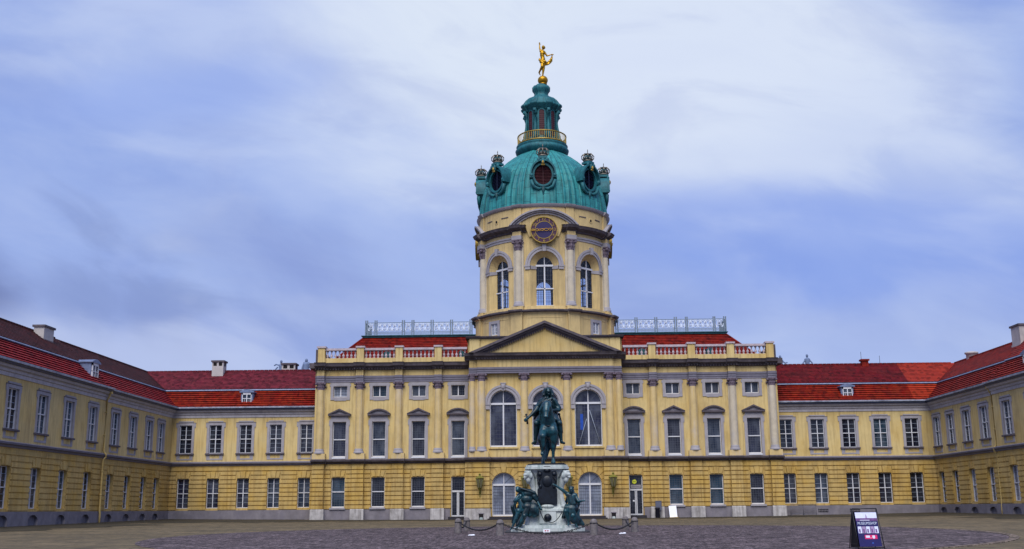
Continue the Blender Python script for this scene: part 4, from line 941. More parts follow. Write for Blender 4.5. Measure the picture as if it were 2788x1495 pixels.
obj('attic_ring', mb, [YELT], tw)
q = MB(); q.lathe([(6.5, 30.12), (6.6, 30.14), (6.72, 30.22), (6.80, 30.34), (6.84, 30.44), (6.4, 30.52)], rf=bumped(.075, .18), angs=angs(.075), sm=False, close=False); obj('attic_cornice', q, [TRIM], tw)
for a in (-45, 45, 135, -135):
    ph = radians(a)
    q = MB(cyl(6.55, ph)); q.xf = cyl(6.55, ph)
    K = 12; q.add([(.15*cos(2*pi*i/K), -.012, 29.15+.15*sin(2*pi*i/K)) for i in range(K)], [tuple(range(K))]); ringband(q, 0, 29.15, .15, .24, -.04, 0, 0, 2*pi, 12, 1); obj('round_vent', q, [DARKI, YELT], tw)
    for u in (-.75, .75):
        pass
for a in range(45, 360, 90):
    for s in (-1, 1):
        q = MB(cyl(6.55, radians(a)+s*.165))
        for k in range(2): q.box(-.42+k*.42, k*.42, -.05, 0, 29.36, 29.44)
        obj('panel_moulding', q, [DTRIM], tw)
# clock bays: segmental hood and yellow bay, clock, numerals
for g_ in (0, pi/2, pi, 3*pi/2):
    q = MB(cyl(R0, g_)); K = 20; rise, hc = 1.75, 3.45; Rr = (hc*hc+rise*rise)/(2*rise); zc = 28.05+rise-Rr; am = math.asin(hc/Rr)
    for i in range(K):
        p, e = pi/2-am+2*am*i/K, pi/2-am+2*am*(i+1)/K
        for r1_, r2_, yy in ((Rr-.42, Rr-.24, -.34), (Rr-.24, Rr-.10, -.50), (Rr-.10, Rr+.05, -.66)):
            q.prism([(r1_*cos(p), zc+r1_*sin(p)), (r2_*cos(p), zc+r2_*sin(p)), (r2_*cos(e), zc+r2_*sin(e)), (r1_*cos(e), zc+r1_*sin(e))], yy, .02)
    hd = obj('clock_hood', q, [TRIM], tw)
    q = MB(cyl(R0, g_))
    for i in range(K):
        p, e = pi/2-am+2*am*i/K, pi/2-am+2*am*(i+1)/K; r_ = Rr-.41
        q.prism([(r_*cos(p), 28.2 if abs(r_*cos(p)) > 1.55 else 27.2), (r_*cos(p), max(28.21, zc+r_*sin(p))), (r_*cos(e), max(28.21, zc+r_*sin(e))), (r_*cos(e), 28.2 if abs(r_*cos(e)) > 1.55 else 27.2)][::-1], -.18, -.005)
    obj('clock_bay', q, [YELT], hd)
for g_ in (0, pi/2, 3*pi/2):
    def ck():
        q = MB(); K = 40
        def disc(r, y, m): q.add([(r*cos(2*pi*i/K), y, r*sin(2*pi*i/K)) for i in range(K)], [tuple(range(K))], m)
        q.lathe([(1.32, -.05), (1.32, .3)], n=K, m=2, close=False); q.v = [(a, c, b) for a, b, c in q.v]
        disc(1.27, -.02, 0); ringband(q, 0, 0, 1.24, 1.32, -.09, .0, 0, 2*pi, K, 2); disc(.88, -.03, 1); ringband(q, 0, 0, .83, .885, -.05, -.02, 0, 2*pi, K, 2)
        return mesh('clock', q, [CLKR, CLKD, GOLDD])
    Yc = 6.85; c_ = put('clock', cached('clock', ck), tw, (Yc*sin(g_), -Yc*cos(g_), 27.75), g_)
    for i in range(1, 13):
        def nm(): q = MB(); a = pi/2-2*pi*i/12; text_mesh(q, str(i), 1.05*cos(a), -.035, 1.06*sin(a), .43, 0, depth=.03, rot=0); return mesh('numeral', q, [GOLDD])
        put('numeral', cached(('num', i), nm), c_)
    def hn():
        q = MB()
        def link(cx, rx, rz, y): 
            K = 12
            for i in range(K):
                p, e = 2*pi*i/K, 2*pi*(i+1)/K; f_ = lambda a, g: (cx+(rx-g)*cos(a), (rz-g)*sin(a))
                q.prism([f_(p, .035), f_(p, -.01), f_(e, -.01), f_(e, .035)], y-.03, y)
        for cx, rx, rz in ((-.18, .17, .10), (-.42, .11, .09), (-.66, .13, .13)): link(cx, rx, rz, -.14)
        q.box(-1.28, -.78, -.17, -.14, -.035, .035)
        link(.22, .22, .13, -.10); link(.58, .14, .12, -.10); q.box(.72, .86, -.13, -.10, -.03, .03); q.lathe([(.001, 0), (.07, 0), (.07, .1), (.001, .1)], n=10); 
        return mesh('clock_hands', q, [GOLD])
    h_ = put('clock_hands', cached('hands', hn), c_, (0, 0, 0)); h_.rotation_euler[1] = radians(-2.5)
# dome
ribhalf = .115
def domerf(a, z):
    d = min(adiff(a, p) for p in P8); k = 1-.5*max(0, (z-34)/4)
    if d < .028: return .17*k
    if d < .060: return .06*k
    if d < .10: return .14*k
    if d < .128: return .05*k
    d2 = min(adiff(a, radians(45*i)) for i in range(8))
    return .045*k if abs(d2-.17) < .012 else 0
A = set(round(2*pi*i/144, 6) for i in range(144))
for p in P8:
    for e in (.0265, .0295, .0585, .0615, .0985, .1015, .1265, .1295):
        A.add(round((p+e) % (2*pi), 6)); A.add(round((p-e) % (2*pi), 6))
for i in range(8):
    for e in (.156, .159, .181, .184):
        A.add(round((radians(45*i)+e) % (2*pi), 6)); A.add(round((radians(45*i)-e) % (2*pi), 6))
A = sorted(A); A.append(A[0]+2*pi)
PR = [(6.55, 30.45), (6.56, 31.0), (6.50, 31.6), (6.40, 32.15), (6.24, 32.75), (6.03, 33.35), (5.74, 33.95), (5.36, 34.6), (4.90, 35.2), (4.36, 35.8), (3.78, 36.35), (3.1, 36.9), (2.5, 37.3), (2.2, 37.5)]
q = MB(); q.lathe(PR, angs=A, rf=domerf, close=False); dome = obj('dome', q, [PAT], tw)
def lucarne():
    q = MB(); rx, rz = .86, 1.02; K = 28
    def ering(a1, b1, a2, b2, y0, y1, s0=0, s1=2*pi, m=0):
        for i in range(K):
            p, e = s0+(s1-s0)*i/K, s0+(s1-s0)*(i+1)/K
            q.prism([(a1*cos(p), b1*sin(p)), (a2*cos(p), b2*sin(p)), (a2*cos(e), b2*sin(e)), (a1*cos(e), b1*sin(e))], y0, y1, m)
    ering(rx, rz, rx+.18, rz+.18, -.18, .5); ering(rx+.10, rz+.10, rx+.26, rz+.26, -.10, .9)
    ering(rx+.28, rz+.34, rx+.42, rz+.52, -.45, 2.6, -.10, pi+.10)            # hood
    ering(rx+.20, rz+.24, rx+.30, rz+.36, -.02, 2.0, -.15, pi+.15, 1)
    for s in (-1, 1):
        q.box(*((.98, 1.34) if s > 0 else (-1.34, -.98)), -.4, 2.2, -.34, -.06); q.ell((s*1.12, -.28, -.12), (.17, .22, .22), n=10)
        q.tube([(s*1.2, -.2, -.55), (s*.95, -.15, -1.2), (s*.45, -.1, -1.45), (s*.1, -.1, -1.35)], [.16, .17, .15, .06], 8)
    q.tube([(0, -.1, -1.25), (0, -.05, -1.75), (0, .0, -2.3), (0, -.02, -2.9)], [.22, .12, .08, .10], 8, 1)
    q.ell((0, -.35, 1.30), (.22, .2, .34), n=10); q.box(-.42, .42, -.42, .5, 1.62, 1.84)
    for s in (-1, 1): q.ell((s*.42, -.35, 1.45), (.18, .15, .22), n=8)
    return mesh('lucarne', q, [PATP, PATD])
def crown():
    q = MB(); q.lathe([(.36, 0), (.46, .06), (.46, .16), (.38, .20)], n=20)
    for i in range(8):
        a = pi*i/4; P = [(r*sin(a), -r*cos(a), z) for r, z in ((.42, .16), (.60, .38), (.62, .60), (.46, .80), (.18, .86), (0, .80))]; q.tube(P, .06, 5); q.ell((.44*sin(a+.39), -.44*cos(a+.39), .32), (.07, .07, .14), n=6)
    q.ell((0, 0, .92), (.10, .10, .12), n=8); q.tube([(0, 0, .95), (0, 0, 1.35)], .03, 5); q.ell((0, 0, 1.2), (.07, .05, .07), n=6); q.ell((0, 0, .45), (.34, .34, .30), n=10, m=1)
    return mesh('crown', q, [CROW, PATD])
for i in range(8):
    ph = radians(45*i); R_ = 6.42
    l = put('lucarne', cached('luc', lucarne), tw, (R_*sin(ph), -R_*cos(ph), 33.42), ph)
    put('crown', cached('crw', crown), l, (0, .05, 1.84))
    def oc():
        q = MB(); K = 24; q.add([(.88*cos(2*pi*i/K), .10, 1.04*sin(2*pi*i/K)) for i in range(K)], [tuple(range(K))]); 
        for j in range(-6, 7):
            z = j*.15; w = .84*sqrt(max(0, 1-(z/1.02)**2)); q.add([(-w, -.02, z-.05), (w, -.02, z-.05), (w, .08, z+.05), (-w, .08, z+.05)], [(0, 1, 2, 3)], 0)
        q.box(-.03, .03, -.05, .0, -1.0, 1.0); return mesh('louvre', q, [LOUV if i == 0 else LOUV_REFL])
    put('louvre', cached(('ocl', i == 0), oc), l)
    q = cached('gm', lambda: (lambda m_: (m_.ell((0, -.55, 1.12), (.13, .12, .22), n=8), m_.ell((0, -.5, .9), (.2, .08, .1), n=8), mesh('gilt_mask', m_, [GOLDD]))[-1])(MB())); put('gilt_mask', q, l)
# gallery ring and lantern
q = MB(); q.lathe([(2.2, 37.3), (2.55, 37.5), (2.74, 37.72), (2.80, 37.95), (2.68, 38.10), (2.60, 38.2), (2.66, 38.30), (2.70, 38.42), (2.5, 38.52), (1.8, 38.55)], n=48, close=False); obj('gallery_ring', q, [PATP], tw)
q = MB(); q.lathe([(2.50, 38.52), (2.58, 38.54), (2.58, 38.66), (2.48, 38.68)], n=48, close=False); q.lathe([(2.50, 39.42), (2.58, 39.44), (2.58, 39.54), (2.50, 39.56), (2.46, 39.48), (2.50, 39.42)], n=48, close=False)
for i in range(72): a = 2*pi*i/72; q.box(2.54*sin(a)-.022, 2.54*sin(a)+.022, -2.54*cos(a)-.022, -2.54*cos(a)+.022, 38.66, 39.44)
obj('gilded_railing', q, [GOLDD], tw)
q = MB(); angL = sorted(set([round(2*pi*i/48, 6) for i in range(48)])); q.lathe([(1.62, 38.5), (1.62, 42.3)], n=48, close=False)
for p in P8:
    cx, cy = sin(p), -cos(p)
    q.tube([(1.85*cx, 1.85*cy, 38.5), (1.88*cx, 1.88*cy, 39.3), (1.72*cx, 1.72*cy, 40.3), (1.66*cx, 1.66*cy, 41.2), (1.78*cx, 1.78*cy, 41.8), (1.94*cx, 1.94*cy, 42.2)], [.20, .21, .17, .16, .22, .16], 8)
    q.ell((1.98*cx, 1.98*cy, 41.95), (.16, .16, .16), n=8); q.ell((2.05*cx, 2.05*cy, 38.95), (.17, .17, .22), n=8)
lan = obj('lantern', q, [PATP], tw)
for i in range(8):
    ph = radians(45*i); q = MB(cyl(1.62, ph)); q.box(-.27, 0, -.02, 0, 39.3, 41.8, 0); q.box(0, .27, -.02, 0, 39.3, 41.8, 0); ringband(q, 0, 41.8, .001, .27, -.02, 0, 0, pi, 8, 0)
    for j in range(11): q.box(-.27, .27, -.05, -.02, 39.4+j*.22, 39.44+j*.22, 0)
    for s in (-1, 1): q.box(*((.27, .36) if s > 0 else (-.36, -.27)), -.07, 0, 39.2, 41.8, 1)
    ringband(q, 0, 41.8, .27, .36, -.07, 0, 0, pi, 10, 1); obj('louvred_opening', q, [LOUV, PATP], lan)
q = MB(); rfc_ = lambda a, z: (.16 if min(adiff(a, p) for p in P8) < .16 else 0)*(1 if z < 43.2 else .4)
q.lathe([(1.6, 42.1), (1.70, 42.15), (1.74, 42.35), (1.88, 42.42), (1.92, 42.56), (2.06, 42.64), (2.08, 42.84), (1.82, 42.92), (1.80, 43.12), (1.70, 43.42), (1.42, 43.68), (1.15, 43.80), (.80, 44.0), (.66, 44.25), (.72, 44.5), (.90, 44.75), (.92, 45.0), (.78, 45.2), (.5, 45.3), (.42, 45.45)], rf=rfc_, angs=angs(.16, 64), close=False); obj('lantern_cap', q, [PATP], tw)

# ------------------------------------------------------------------ sculpted figures
def figure(name, mb, m, parent, voxel=.03, smooth_it=3, loc=(0, 0, 0)):
    o = obj(name, mb, [m], parent, loc)
    r = o.modifiers.new("r", 'REMESH'); r.mode = 'VOXEL'; r.voxel_size = voxel; r.use_smooth_shade = True
    s = o.modifiers.new("s", 'SMOOTH'); s.factor = .5; s.iterations = smooth_it
    dg = bpy.context.evaluated_depsgraph_get(); me = bpy.data.meshes.new_from_object(o.evaluated_get(dg)); o.modifiers.clear(); o.data = me; return o
def hand(mb, p, d, up, s=1.0, curl=.6):
    p = Vector(p); d = Vector(d).normalized(); up = Vector(up).normalized(); side = d.cross(up).normalized(); q = p+d*.05*s
    mb.cap(p, .035*s, q+d*.03*s, .045*s, 8)
    for i, (o_, l) in enumerate(((-.035, .075), (-.012, .09), (.012, .085), (.034, .065))):
        a = q+side*o_*s+d*.05*s; b = a+d*l*.55*s-up*.01*s; c = b+(d*(1-curl)-up*curl).normalized()*l*.5*s; mb.cap(a, .013*s, b, .012*s, 6); mb.cap(b, .012*s, c, .010*s, 6)
    t = p+side*.035*s; u_ = t+(side+d*.6).normalized()*.07*s; mb.cap(t, .016*s, u_, .013*s, 6); mb.cap(u_, .013*s, u_+d*.04*s-up*.02*s, .010*s, 6)
# gilded figure on the ball, coordinates relative to the ball centre, viewed along +Y
gs = thing('golden_statue', "gilded dancing nude with raised arm and flying cloth, on ball atop the dome", 'statue', (1.24, 107, 45.45))
q = MB(); q.ell((0, 0, .48), (.54, .54, .50), n=24); q.lathe([(.42, -.02), (.46, .06), (.34, .12)], n=20); obj('gilded_ball', q, [GOLD], gs)
q = MB(); Z = .95
q.cap((-.03, 0, Z+.03), .07, (.0, .02, Z+.12), .09); q.cap((-.0, -.18, Z+.03), .05, (-.02, .05, Z+.06), .08)             # foot
q.cap((0, .02, Z+.12), .085, (.10, .02, Z+.92), .155); q.cap((.10, .02, Z+.95), .16, (.08, 0, Z+1.72), .24)                # standing leg
q.cap((.0, .05, Z+1.7), .23, (-.05, -.16, Z+1.05), .16); q.cap((-.05, -.16, Z+1.05), .15, (-.38, .25, Z+.52), .09); q.cap((-.38, .25, Z+.52), .08, (-.27, .30, Z+.28), .055)  # bent leg
q.cap((.03, 0, Z+1.75), .28, (.05, 0, Z+1.95), .25); q.cap((.05, 0, Z+1.95), .23, (-.02, -.02, Z+2.35), .22); q.cap((-.02, -.02, Z+2.35), .24, (-.02, 0, Z+2.72), .24); q.cap((-.16, 0, Z+2.85), .16, (.14, 0, Z+2.76), .17)
for s in (-1, 1): q.ell((-.04+s*.12, -.22, Z+2.55), (.10, .09, .10), n=8)
q.cap((-.02, 0, Z+2.85), .10, (.05, -.02, Z+3.10), .09); q.ell((.10, -.02, Z+3.28), (.17, .20, .24), n=12); q.ell((.14, .08, Z+3.30), (.20, .20, .20), n=10); q.ell((.07, -.20, Z+3.27), (.03, .05, .05), n=6)
q.cap((-.18, 0, Z+2.88), .12, (-.28, 0, Z+3.22), .085); q.cap((-.28, 0, Z+3.22), .08, (-.29, 0, Z+3.60), .06)                # raised arm
q.cap((.20, 0, Z+2.78), .12, (.48, .02, Z+2.32), .085); q.cap((.48, .02, Z+2.32), .08, (.92, -.04, Z+2.42), .06)              # arm holding cloth
hand(q, (-.29, 0, Z+3.62), (0, 0, 1), (0, -1, 0), 1.7); hand(q, (.94, -.04, Z+2.42), (1, 0, .2), (0, 0, 1), 1.7, .9)
figure('body', q, GOLD, gs, .028, 3)
q = MB()
for i in range(9):       # billowing cloth from the hand down round the hips
    t = i/8; top = Vector((1.04-.30*t, .02+.1*sin(t*6), Z+2.42-.75*t)); bot = Vector((.98-.85*t, .12*cos(t*7), Z+1.75-.38*sin(t*pi)*.9-.25*t)); q.cap(top, .05, bot, .085, 8)
    q.cap(top, .045, (top+bot)/2+Vector((.03, -.08, 0)), .06, 8)
q.cap((.62, .05, Z+1.60), .12, (.25, .12, Z+1.40), .16); q.cap((-.30, .06, Z+1.95), .10, (-.20, -.02, Z+1.62), .14); q.cap((-.32, .04, Z+2.02), .07, (-.40, .06, Z+1.85), .05)
q.cap((-.2, -.16, Z+1.72), .1, (.3, -.16, Z+1.62), .12); q.cap((-.15, -.14, Z+1.6), .12, (.1, -.16, Z+1.42), .12)
figure('cloth', q, GOLD, gs, .03, 2)
# roof figures standing beyond the rear ranges
def roof_figure(x, y, z, h, label, arms, wide=1.0, seed=0):
    q = MB(); w = wide*h/1.9
    q.cap((0, 0, 0), .24*w, (0, 0, .75*h/1.9), .26*w); q.cap((0, 0, .7*h/1.9), .24*w, (0, 0, 1.28*h/1.9), .25*w); q.cap((-.2*w, 0, 1.33*h/1.9), .12*w, (.2*w, 0, 1.33*h/1.9), .12*w)
    q.cap((0, 0, 1.4*h/1.9), .09*w, (0, 0, 1.55*h/1.9), .09*w); q.ell((0, 0, 1.72*h/1.9), (.14*w, .15*w, .19*w), n=10)
    for P in arms:
        for a, b in zip(P, P[1:]): q.cap([c*w for c in a], .085*w, [c*w for c in b], .07*w)
    q.cap((-.18*w, -.1, .1), .12*w, (-.1*w, -.15, .9*w), .08*w); q.cap((.2*w, -.05, .1), .12*w, (.12*w, -.15, .8*w), .08*w); q.box(-.34*w, .34*w, -.34*w, .34*w, -.5, .02)
    o = figure('roof_statue', q, HZST, None, .04, 2, (x, y, z)); tag(o, label, 'statue', 'stone figures on the far roof edge'); return o
roof_figure(-28.15, 118, 15.95, 1.95, "bluish roof sculpture holding a hoop, beside the small left chimney", [((-.2, 0, 1.33), (-.55, 0, 1.42), (-.75, 0, 1.30)), ((-.4, 0, 1.1), (-.58, 0, .9), (-.55, 0, .45), (-.3, 0, .3)), ((.2, 0, 1.33), (.38, 0, 1.15))])
roof_figure(-25.35, 118, 15.95, 2.05, "cloaked bluish roof sculpture just left of the main block's cornice", [((-.2, 0, 1.3), (-.34, 0, .9), (-.36, 0, .6)), ((.2, 0, 1.3), (.3, 0, .9))], 1.15)
roof_figure(27.0, 118, 15.85, 1.95, "bluish roof sculpture just right of the main block, one arm out", [((.2, 0, 1.3), (.5, 0, 1.05), (.72, 0, 1.12)), ((-.2, 0, 1.3), (-.3, 0, .9))])
roof_figure(29.95, 118, 15.95, 1.95, "bluish roof sculpture above the right range, arms hanging wide", [((-.2, 0, 1.3), (-.45, 0, .95), (-.62, 0, .5)), ((.2, 0, 1.3), (.5, 0, .95), (.62, 0, .3))])

# ------------------------------------------------------------------ ground
def gz(x, y):
    X = max(-45, min(45, x)); Y = max(-20, min(130, y)); return .006*Y+.0002*X*X
def sheet(mb, rows):
    n = len(rows[0]); o = [p for r in rows for p in r]; mb.add(o, [(j*n+i, j*n+i+1, (j+1)*n+i+1, (j+1)*n+i) for j in range(len(rows)-1) for i in range(n-1)])
def struct(name, mb, m): o = obj(name, mb, [m]); o['kind'] = 'structure'; return o
xs = [-900, -300, -100, -60]+[-45+1.5*i for i in range(61)]+[60, 100, 300, 900]; ys = [-300, -60, -20]+[-18+2*i for i in range(75)]+[200, 400, 1200]
mb = MB(); sheet(mb, [[(x, y, gz(x, y)) for x in xs] for y in ys]); struct('ground', mb, GRAV)
CX_, CY_, CR, EY = 1.2, 50.3, 18.2, 20.3/18.2
mb = MB(); sheet(mb, [[(CX_+r*cos(2*pi*i/96), CY_+EY*r*sin(2*pi*i/96), gz(CX_+r*cos(2*pi*i/96), CY_+EY*r*sin(2*pi*i/96))+.010) for i in range(97)] for r in [.01]+[1.5*k for k in range(1, 12)]+[17.4, CR-.02]]); struct('cobbled_court', mb, COBB)
mb = MB(); sheet(mb, [[(CX_+r*cos(2*pi*i/96), CY_+EY*r*sin(2*pi*i/96), gz(CX_+r*cos(2*pi*i/96), CY_+EY*r*sin(2*pi*i/96))+dz) for i in range(-26, 12)] for r, dz in ((CR, .010), (CR, .022), (CR+.32, .022), (CR+.32, .0))]); struct('kerb', mb, KERB)
random.seed(3)
mb = MB()
def strip(pts, width_fn, nrm):
    rows = [[], [], []]
    for i, (x, y) in enumerate(pts):
        w = width_fn(i/(len(pts)-1))*(1+.25*sin(i*1.7)+.18*sin(i*.61+1)); 
        for k in range(3): a = x+nrm[0]*w*k/2; b = y+nrm[1]*w*k/2; rows[k].append((a, b, gz(a, b)+.006+.001*k))
    sheet(mb, rows)
def dirt_shade(pts, width_fn, nrm):
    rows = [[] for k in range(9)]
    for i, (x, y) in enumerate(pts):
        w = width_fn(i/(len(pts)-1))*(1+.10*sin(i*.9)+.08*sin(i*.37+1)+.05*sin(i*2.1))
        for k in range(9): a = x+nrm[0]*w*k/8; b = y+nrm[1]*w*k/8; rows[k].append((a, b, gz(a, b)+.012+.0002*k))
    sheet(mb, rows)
dirt_shade([(-34.3, 40+i*1.0) for i in range(40)], lambda t: 4+3*t, (1, 0)); dirt_shade([(-34.2+i*.75, YR-.1) for i in range(18)], lambda t: 23-10*t, (0, -1))
dirt_shade([(22.6+i*.75, YR-.1) for i in range(20)], lambda t: 10+12*t, (0, -1)); dirt_shade([(36.9, 50+i*1.0) for i in range(31)], lambda t: 4.5+2.5*t, (-1, 0))
dirt_shade([(-21.2+i*.75, 100.0) for i in range(21)], lambda t: 11-7*t, (0, -1)); dirt_shade([(8.2+i*.75, 100.0) for i in range(20)], lambda t: 4+4.5*t, (0, -1)); dirt_shade([(-6.2+i*.72, 98.4) for i in range(21)], lambda t: 3.0, (0, -1))
struct('pavement', mb, DIRT_SHADE)  # dark dirty paving along the walls, with some contact shade in its tone

# ------------------------------------------------------------------ monument
MX, MY = .55, 56.9
G0 = gz(MX, MY)
mon = thing('monument_pedestal', "white marble statue pedestal with dark bronze plaque and lion headed corners", 'pedestal', (MX, MY, 0))
def cham(mb, hx, hy, c, z0, z1, m=0, hx2=None, hy2=None):
    hx2 = hx if hx2 is None else hx2; hy2 = hy if hy2 is None else hy2
    def ring(a, b, z): return [(-a+c, -b, z), (a-c, -b, z), (a, -b+c, z), (a, b-c, z), (a-c, b, z), (-a+c, b, z), (-a, b-c, z), (-a, -b+c, z)]
    mb.add(ring(hx, hy, z0)+ring(hx2, hy2, z1), [tuple(range(8))[::-1], tuple(range(8, 16))]+[(i, (i+1) % 8, (i+1) % 8+8, i+8) for i in range(8)], m)
q = MB(); cham(q, 2.15, 2.55, .5, .1, .40, 1); cham(q, 1.85, 2.25, .45, .40, .56); cham(q, 1.45, 1.95, .3, .56, .70); obj('steps', q, [MARB, MARD], mon)
q = MB(); cham(q, 1.17, 1.75, .25, .70, 1.38, 0, 1.05, 1.62); cham(q, 1.14, 1.72, .25, 1.38, 1.47); cham(q, 1.05, 1.62, .25, 1.47, 1.56, 0, .92, 1.5); q.box(-.42, .42, -1.80, -1.60, .78, 1.36); obj('base_block', q, [MARB], mon)
q = MB(); cham(q, .92, 1.5, .2, 1.56, 1.75, 0, .80, 1.38); cham(q, .80, 1.38, .18, 1.75, 3.0, 0, .72, 1.30); cham(q, .72, 1.30, .18, 3.0, 3.42, 0, .92, 1.48); obj('shaft', q, [MARB], mon)
q = MB(); cham(q, .96, 1.52, .22, 3.40, 3.47); cham(q, 1.12, 1.68, .28, 3.47, 3.58); cham(q, 1.06, 1.62, .26, 3.58, 3.68); cham(q, .98, 1.55, .3, 3.68, 3.74, 1); obj('top_slab', q, [MARB, BRZD], mon)
for sx in (-1, 1):
    for sy in (-1, 1):
        q = MB(); d = Vector((sx*.75, sy*.66, 0)).normalized(); b = Vector((sx*.66, sy*1.24, 0))
        P = [b+d*r+Vector((0, 0, z)) for r, z in ((.28, 1.55), (.12, 1.8), (.02, 2.2), (.06, 2.6), (.20, 2.95), (.36, 3.2))]
        for (a, c_), (r1_, r2_) in zip(zip(P, P[1:]), ((.16, .15), (.15, .14), (.14, .15), (.15, .18), (.18, .2))): q.cap(a, r1_, c_, r2_)
        hd = b+d*.42+Vector((0, 0, 3.22)); q.ell(hd, (.20, .20, .19), n=12)                                             # lion head: brow, muzzle, jaw, mane
        q.ell(hd+d*.17+Vector((0, 0, -.03)), (.11, .11, .085), n=10); q.ell(hd+d*.20+Vector((0, 0, -.16)), (.085, .085, .05), n=8); q.ell(hd+d*.10+Vector((0, 0, .13)), (.12, .12, .06), n=8)
        sd_ = Vector((-d.y, d.x, 0))
        for e in (-1, 1): q.ell(hd+sd_*.16*e+Vector((0, 0, .12))-d*.02, (.06, .06, .07), n=8); q.ell(hd+sd_*.17*e-Vector((0, 0, .08))-d*.06, (.10, .10, .16), n=8)
        q.ell(hd-Vector((0, 0, .28))-d*.04, (.15, .15, .16), n=8); figure('lion_console', q, MARB, mon, .028, 2)
        q = MB(); q.ell(b+d*.30+Vector((0, 0, 1.62)), (.22, .22, .10), n=10); obj('console_foot', q, [MARB], mon)
q = MB(); q.prism([(-.49, 1.70), (.49, 1.70), (.50, 2.45), (.42, 2.55), (.50, 2.75), (.51, 3.05), (.52, 3.20), (.46, 3.38), (.2, 3.34), (0, 3.42), (-.2, 3.34), (-.46, 3.38), (-.52, 3.20), (-.51, 3.05), (-.50, 2.75), (-.42, 2.55), (-.50, 2.45)], -1.56, -1.28)
q.box(-.36, .36, -1.585, -1.56, 1.78, 2.38); q.ell((0, -1.55, 2.85), (.26, .07, .30), n=14); q.ell((0, -1.58, 3.40), (.18, .10, .10), n=10)
for s in (-1, 1): q.ell((s*.36, -1.56, 3.22), (.12, .08, .12), n=8); q.ell((s*.34, -1.56, 2.6), (.08, .06, .12), n=8); q.tube([(s*.3, -1.58, 3.1), (s*.45, -1.6, 2.9), (s*.38, -1.6, 2.7)], .04, 6)
for i in range(5): q.tube([(-.12+i*.06, -1.6, 3.46), (-.14+i*.07, -1.6, 3.62)], .018, 5)
q.box(-.17, .17, -1.62, -1.58, 3.58, 3.61); obj('bronze_plaque', q, [BRZD], mon)
q = MB(); q.lathe([(.001, 0), (.13, .03), (.17, .0), (.19, .04), (.19, .1), (.001, .1)], n=24); q.v = [(a, -1.80-c*.6, 1.07+b) for a, b, c in q.v]; q.ell((0, -1.87, 1.07), (.08, .03, .10), n=8); obj('medallion', q, [BRZD], mon)
q = MB()
def sagp(a, b, sag, n=14): a = Vector(a); b = Vector(b); return [a.lerp(b, i/n)-Vector((0, 0, sag*4*(i/n)*(1-i/n))) for i in range(n+1)]
q.tube(sagp((-.42, -1.98, 1.55), (-.04, -1.92, .86), .18), .022, 6); q.tube(sagp((.04, -1.92, .86), (.72, -1.98, 1.35), .2), .022, 6)
ch = obj('festoon_chain', q, [BRZD], mon)
for s in (-1, 1):
    q = MB(); q.ell((s*.06, -1.5, 1.62), (.28, .16, .10), n=10); obj('carved_scroll', q, [MARB], mon)
# ---- horse and rider
eq = thing('equestrian_statue', "green bronze rider on a walking horse, on top of the marble pedestal", 'statue', (MX+.10, MY, 3.74))
# local: x right, y back, z up from the slab; horse faces -y, front of chest at y=-1.15
q = MB(); c = q.cap
c((.0, -.62, 1.86), .47, (.02, .35, 1.88), .56); c((.02, .35, 1.88), .56, (.0, 1.05, 1.98), .55); q.ell((.03, -.82, 1.84), (.46, .34, .48), n=14); q.ell((.0, 1.15, 1.93), (.54, .44, .52), n=14)
q.ell((-.21, -.98, 1.70), (.25, .22, .28), n=10); q.ell((.24, -.98, 1.70), (.25, .22, .28), n=10)
c((.0, -.80, 2.15), .40, (-.03, -1.12, 2.66), .30); c((-.03, -1.12, 2.66), .30, (-.05, -1.28, 2.92), .24); c((0, -.6, 2.2), .30, (-.02, -1.0, 2.85), .20)          # arched neck
c((-.05, -1.34, 2.98), .235, (-.09, -1.50, 2.68), .185); c((-.09, -1.50, 2.68), .17, (-.11, -1.60, 2.44), .125); q.ell((-.12, -1.63, 2.38), (.135, .12, .10), n=10); q.ell((-.06, -1.36, 2.76), (.20, .16, .20), n=10)   # head
for s in (-1, 1):
    c((-.05+s*.15, -1.28, 3.10), .055, (-.05+s*.19, -1.30, 3.30), .022); q.ell((-.07+s*.19, -1.46, 2.90), (.06, .06, .07), n=8); q.ell((-.12+s*.06, -1.72, 2.37), (.035, .03, .03), n=6)
c((-.09, -1.42, 2.60), .12, (-.05, -1.22, 2.68), .14); c((-.05, -1.38, 3.18), .06, (-.07, -1.50, 2.96), .05)
for i in range(7): t = i/6; c((-.24+.01*i, -1.24+.08*i, 3.02-.12*i), .10, (-.42+.01*i, -1.22+.09*i, 2.72-.13*i), .065)         # mane
# raised near fore leg (viewer's left), straight fore leg (viewer's right)
c((-.24, -.95, 1.62), .26, (-.29, -1.34, 1.42), .16); c((-.29, -1.34, 1.42), .145, (-.28, -1.22, .90), .09); c((-.28, -1.22, .90), .085, (-.33, -1.02, .62), .07); c((-.33, -1.02, .62), .07, (-.33, -1.06, .52), .10)
c((.26, -.88, 1.62), .27, (.28, -.80, 1.15), .16); c((.26, -.80, 1.12), .12, (.24, -.72, .86), .125); c((.24, -.72, .86), .095, (.24, -.66, .30), .075); c((.24, -.66, .30), .08, (.24, -.76, .12), .10); q.ell((.24, -.80, .08), (.13, .15, .09), n=10)
# hind legs with stifle, hock and shank
for s, fy in ((-1, .55), (1, 1.25)):
    c((s*.24, 1.05, 1.85), .36, (s*.31, fy-.0, 1.35), .26); c((s*.31, fy, 1.35), .23, (s*.28, fy+.36, .88), .14); c((s*.28, fy+.36, .88), .105, (s*.28, fy+.22, .32), .075); c((s*.28, fy+.22, .32), .08, (s*.28, fy+.10, .12), .10); q.ell((s*.28, fy+.06, .08), (.13, .15, .09), n=10)
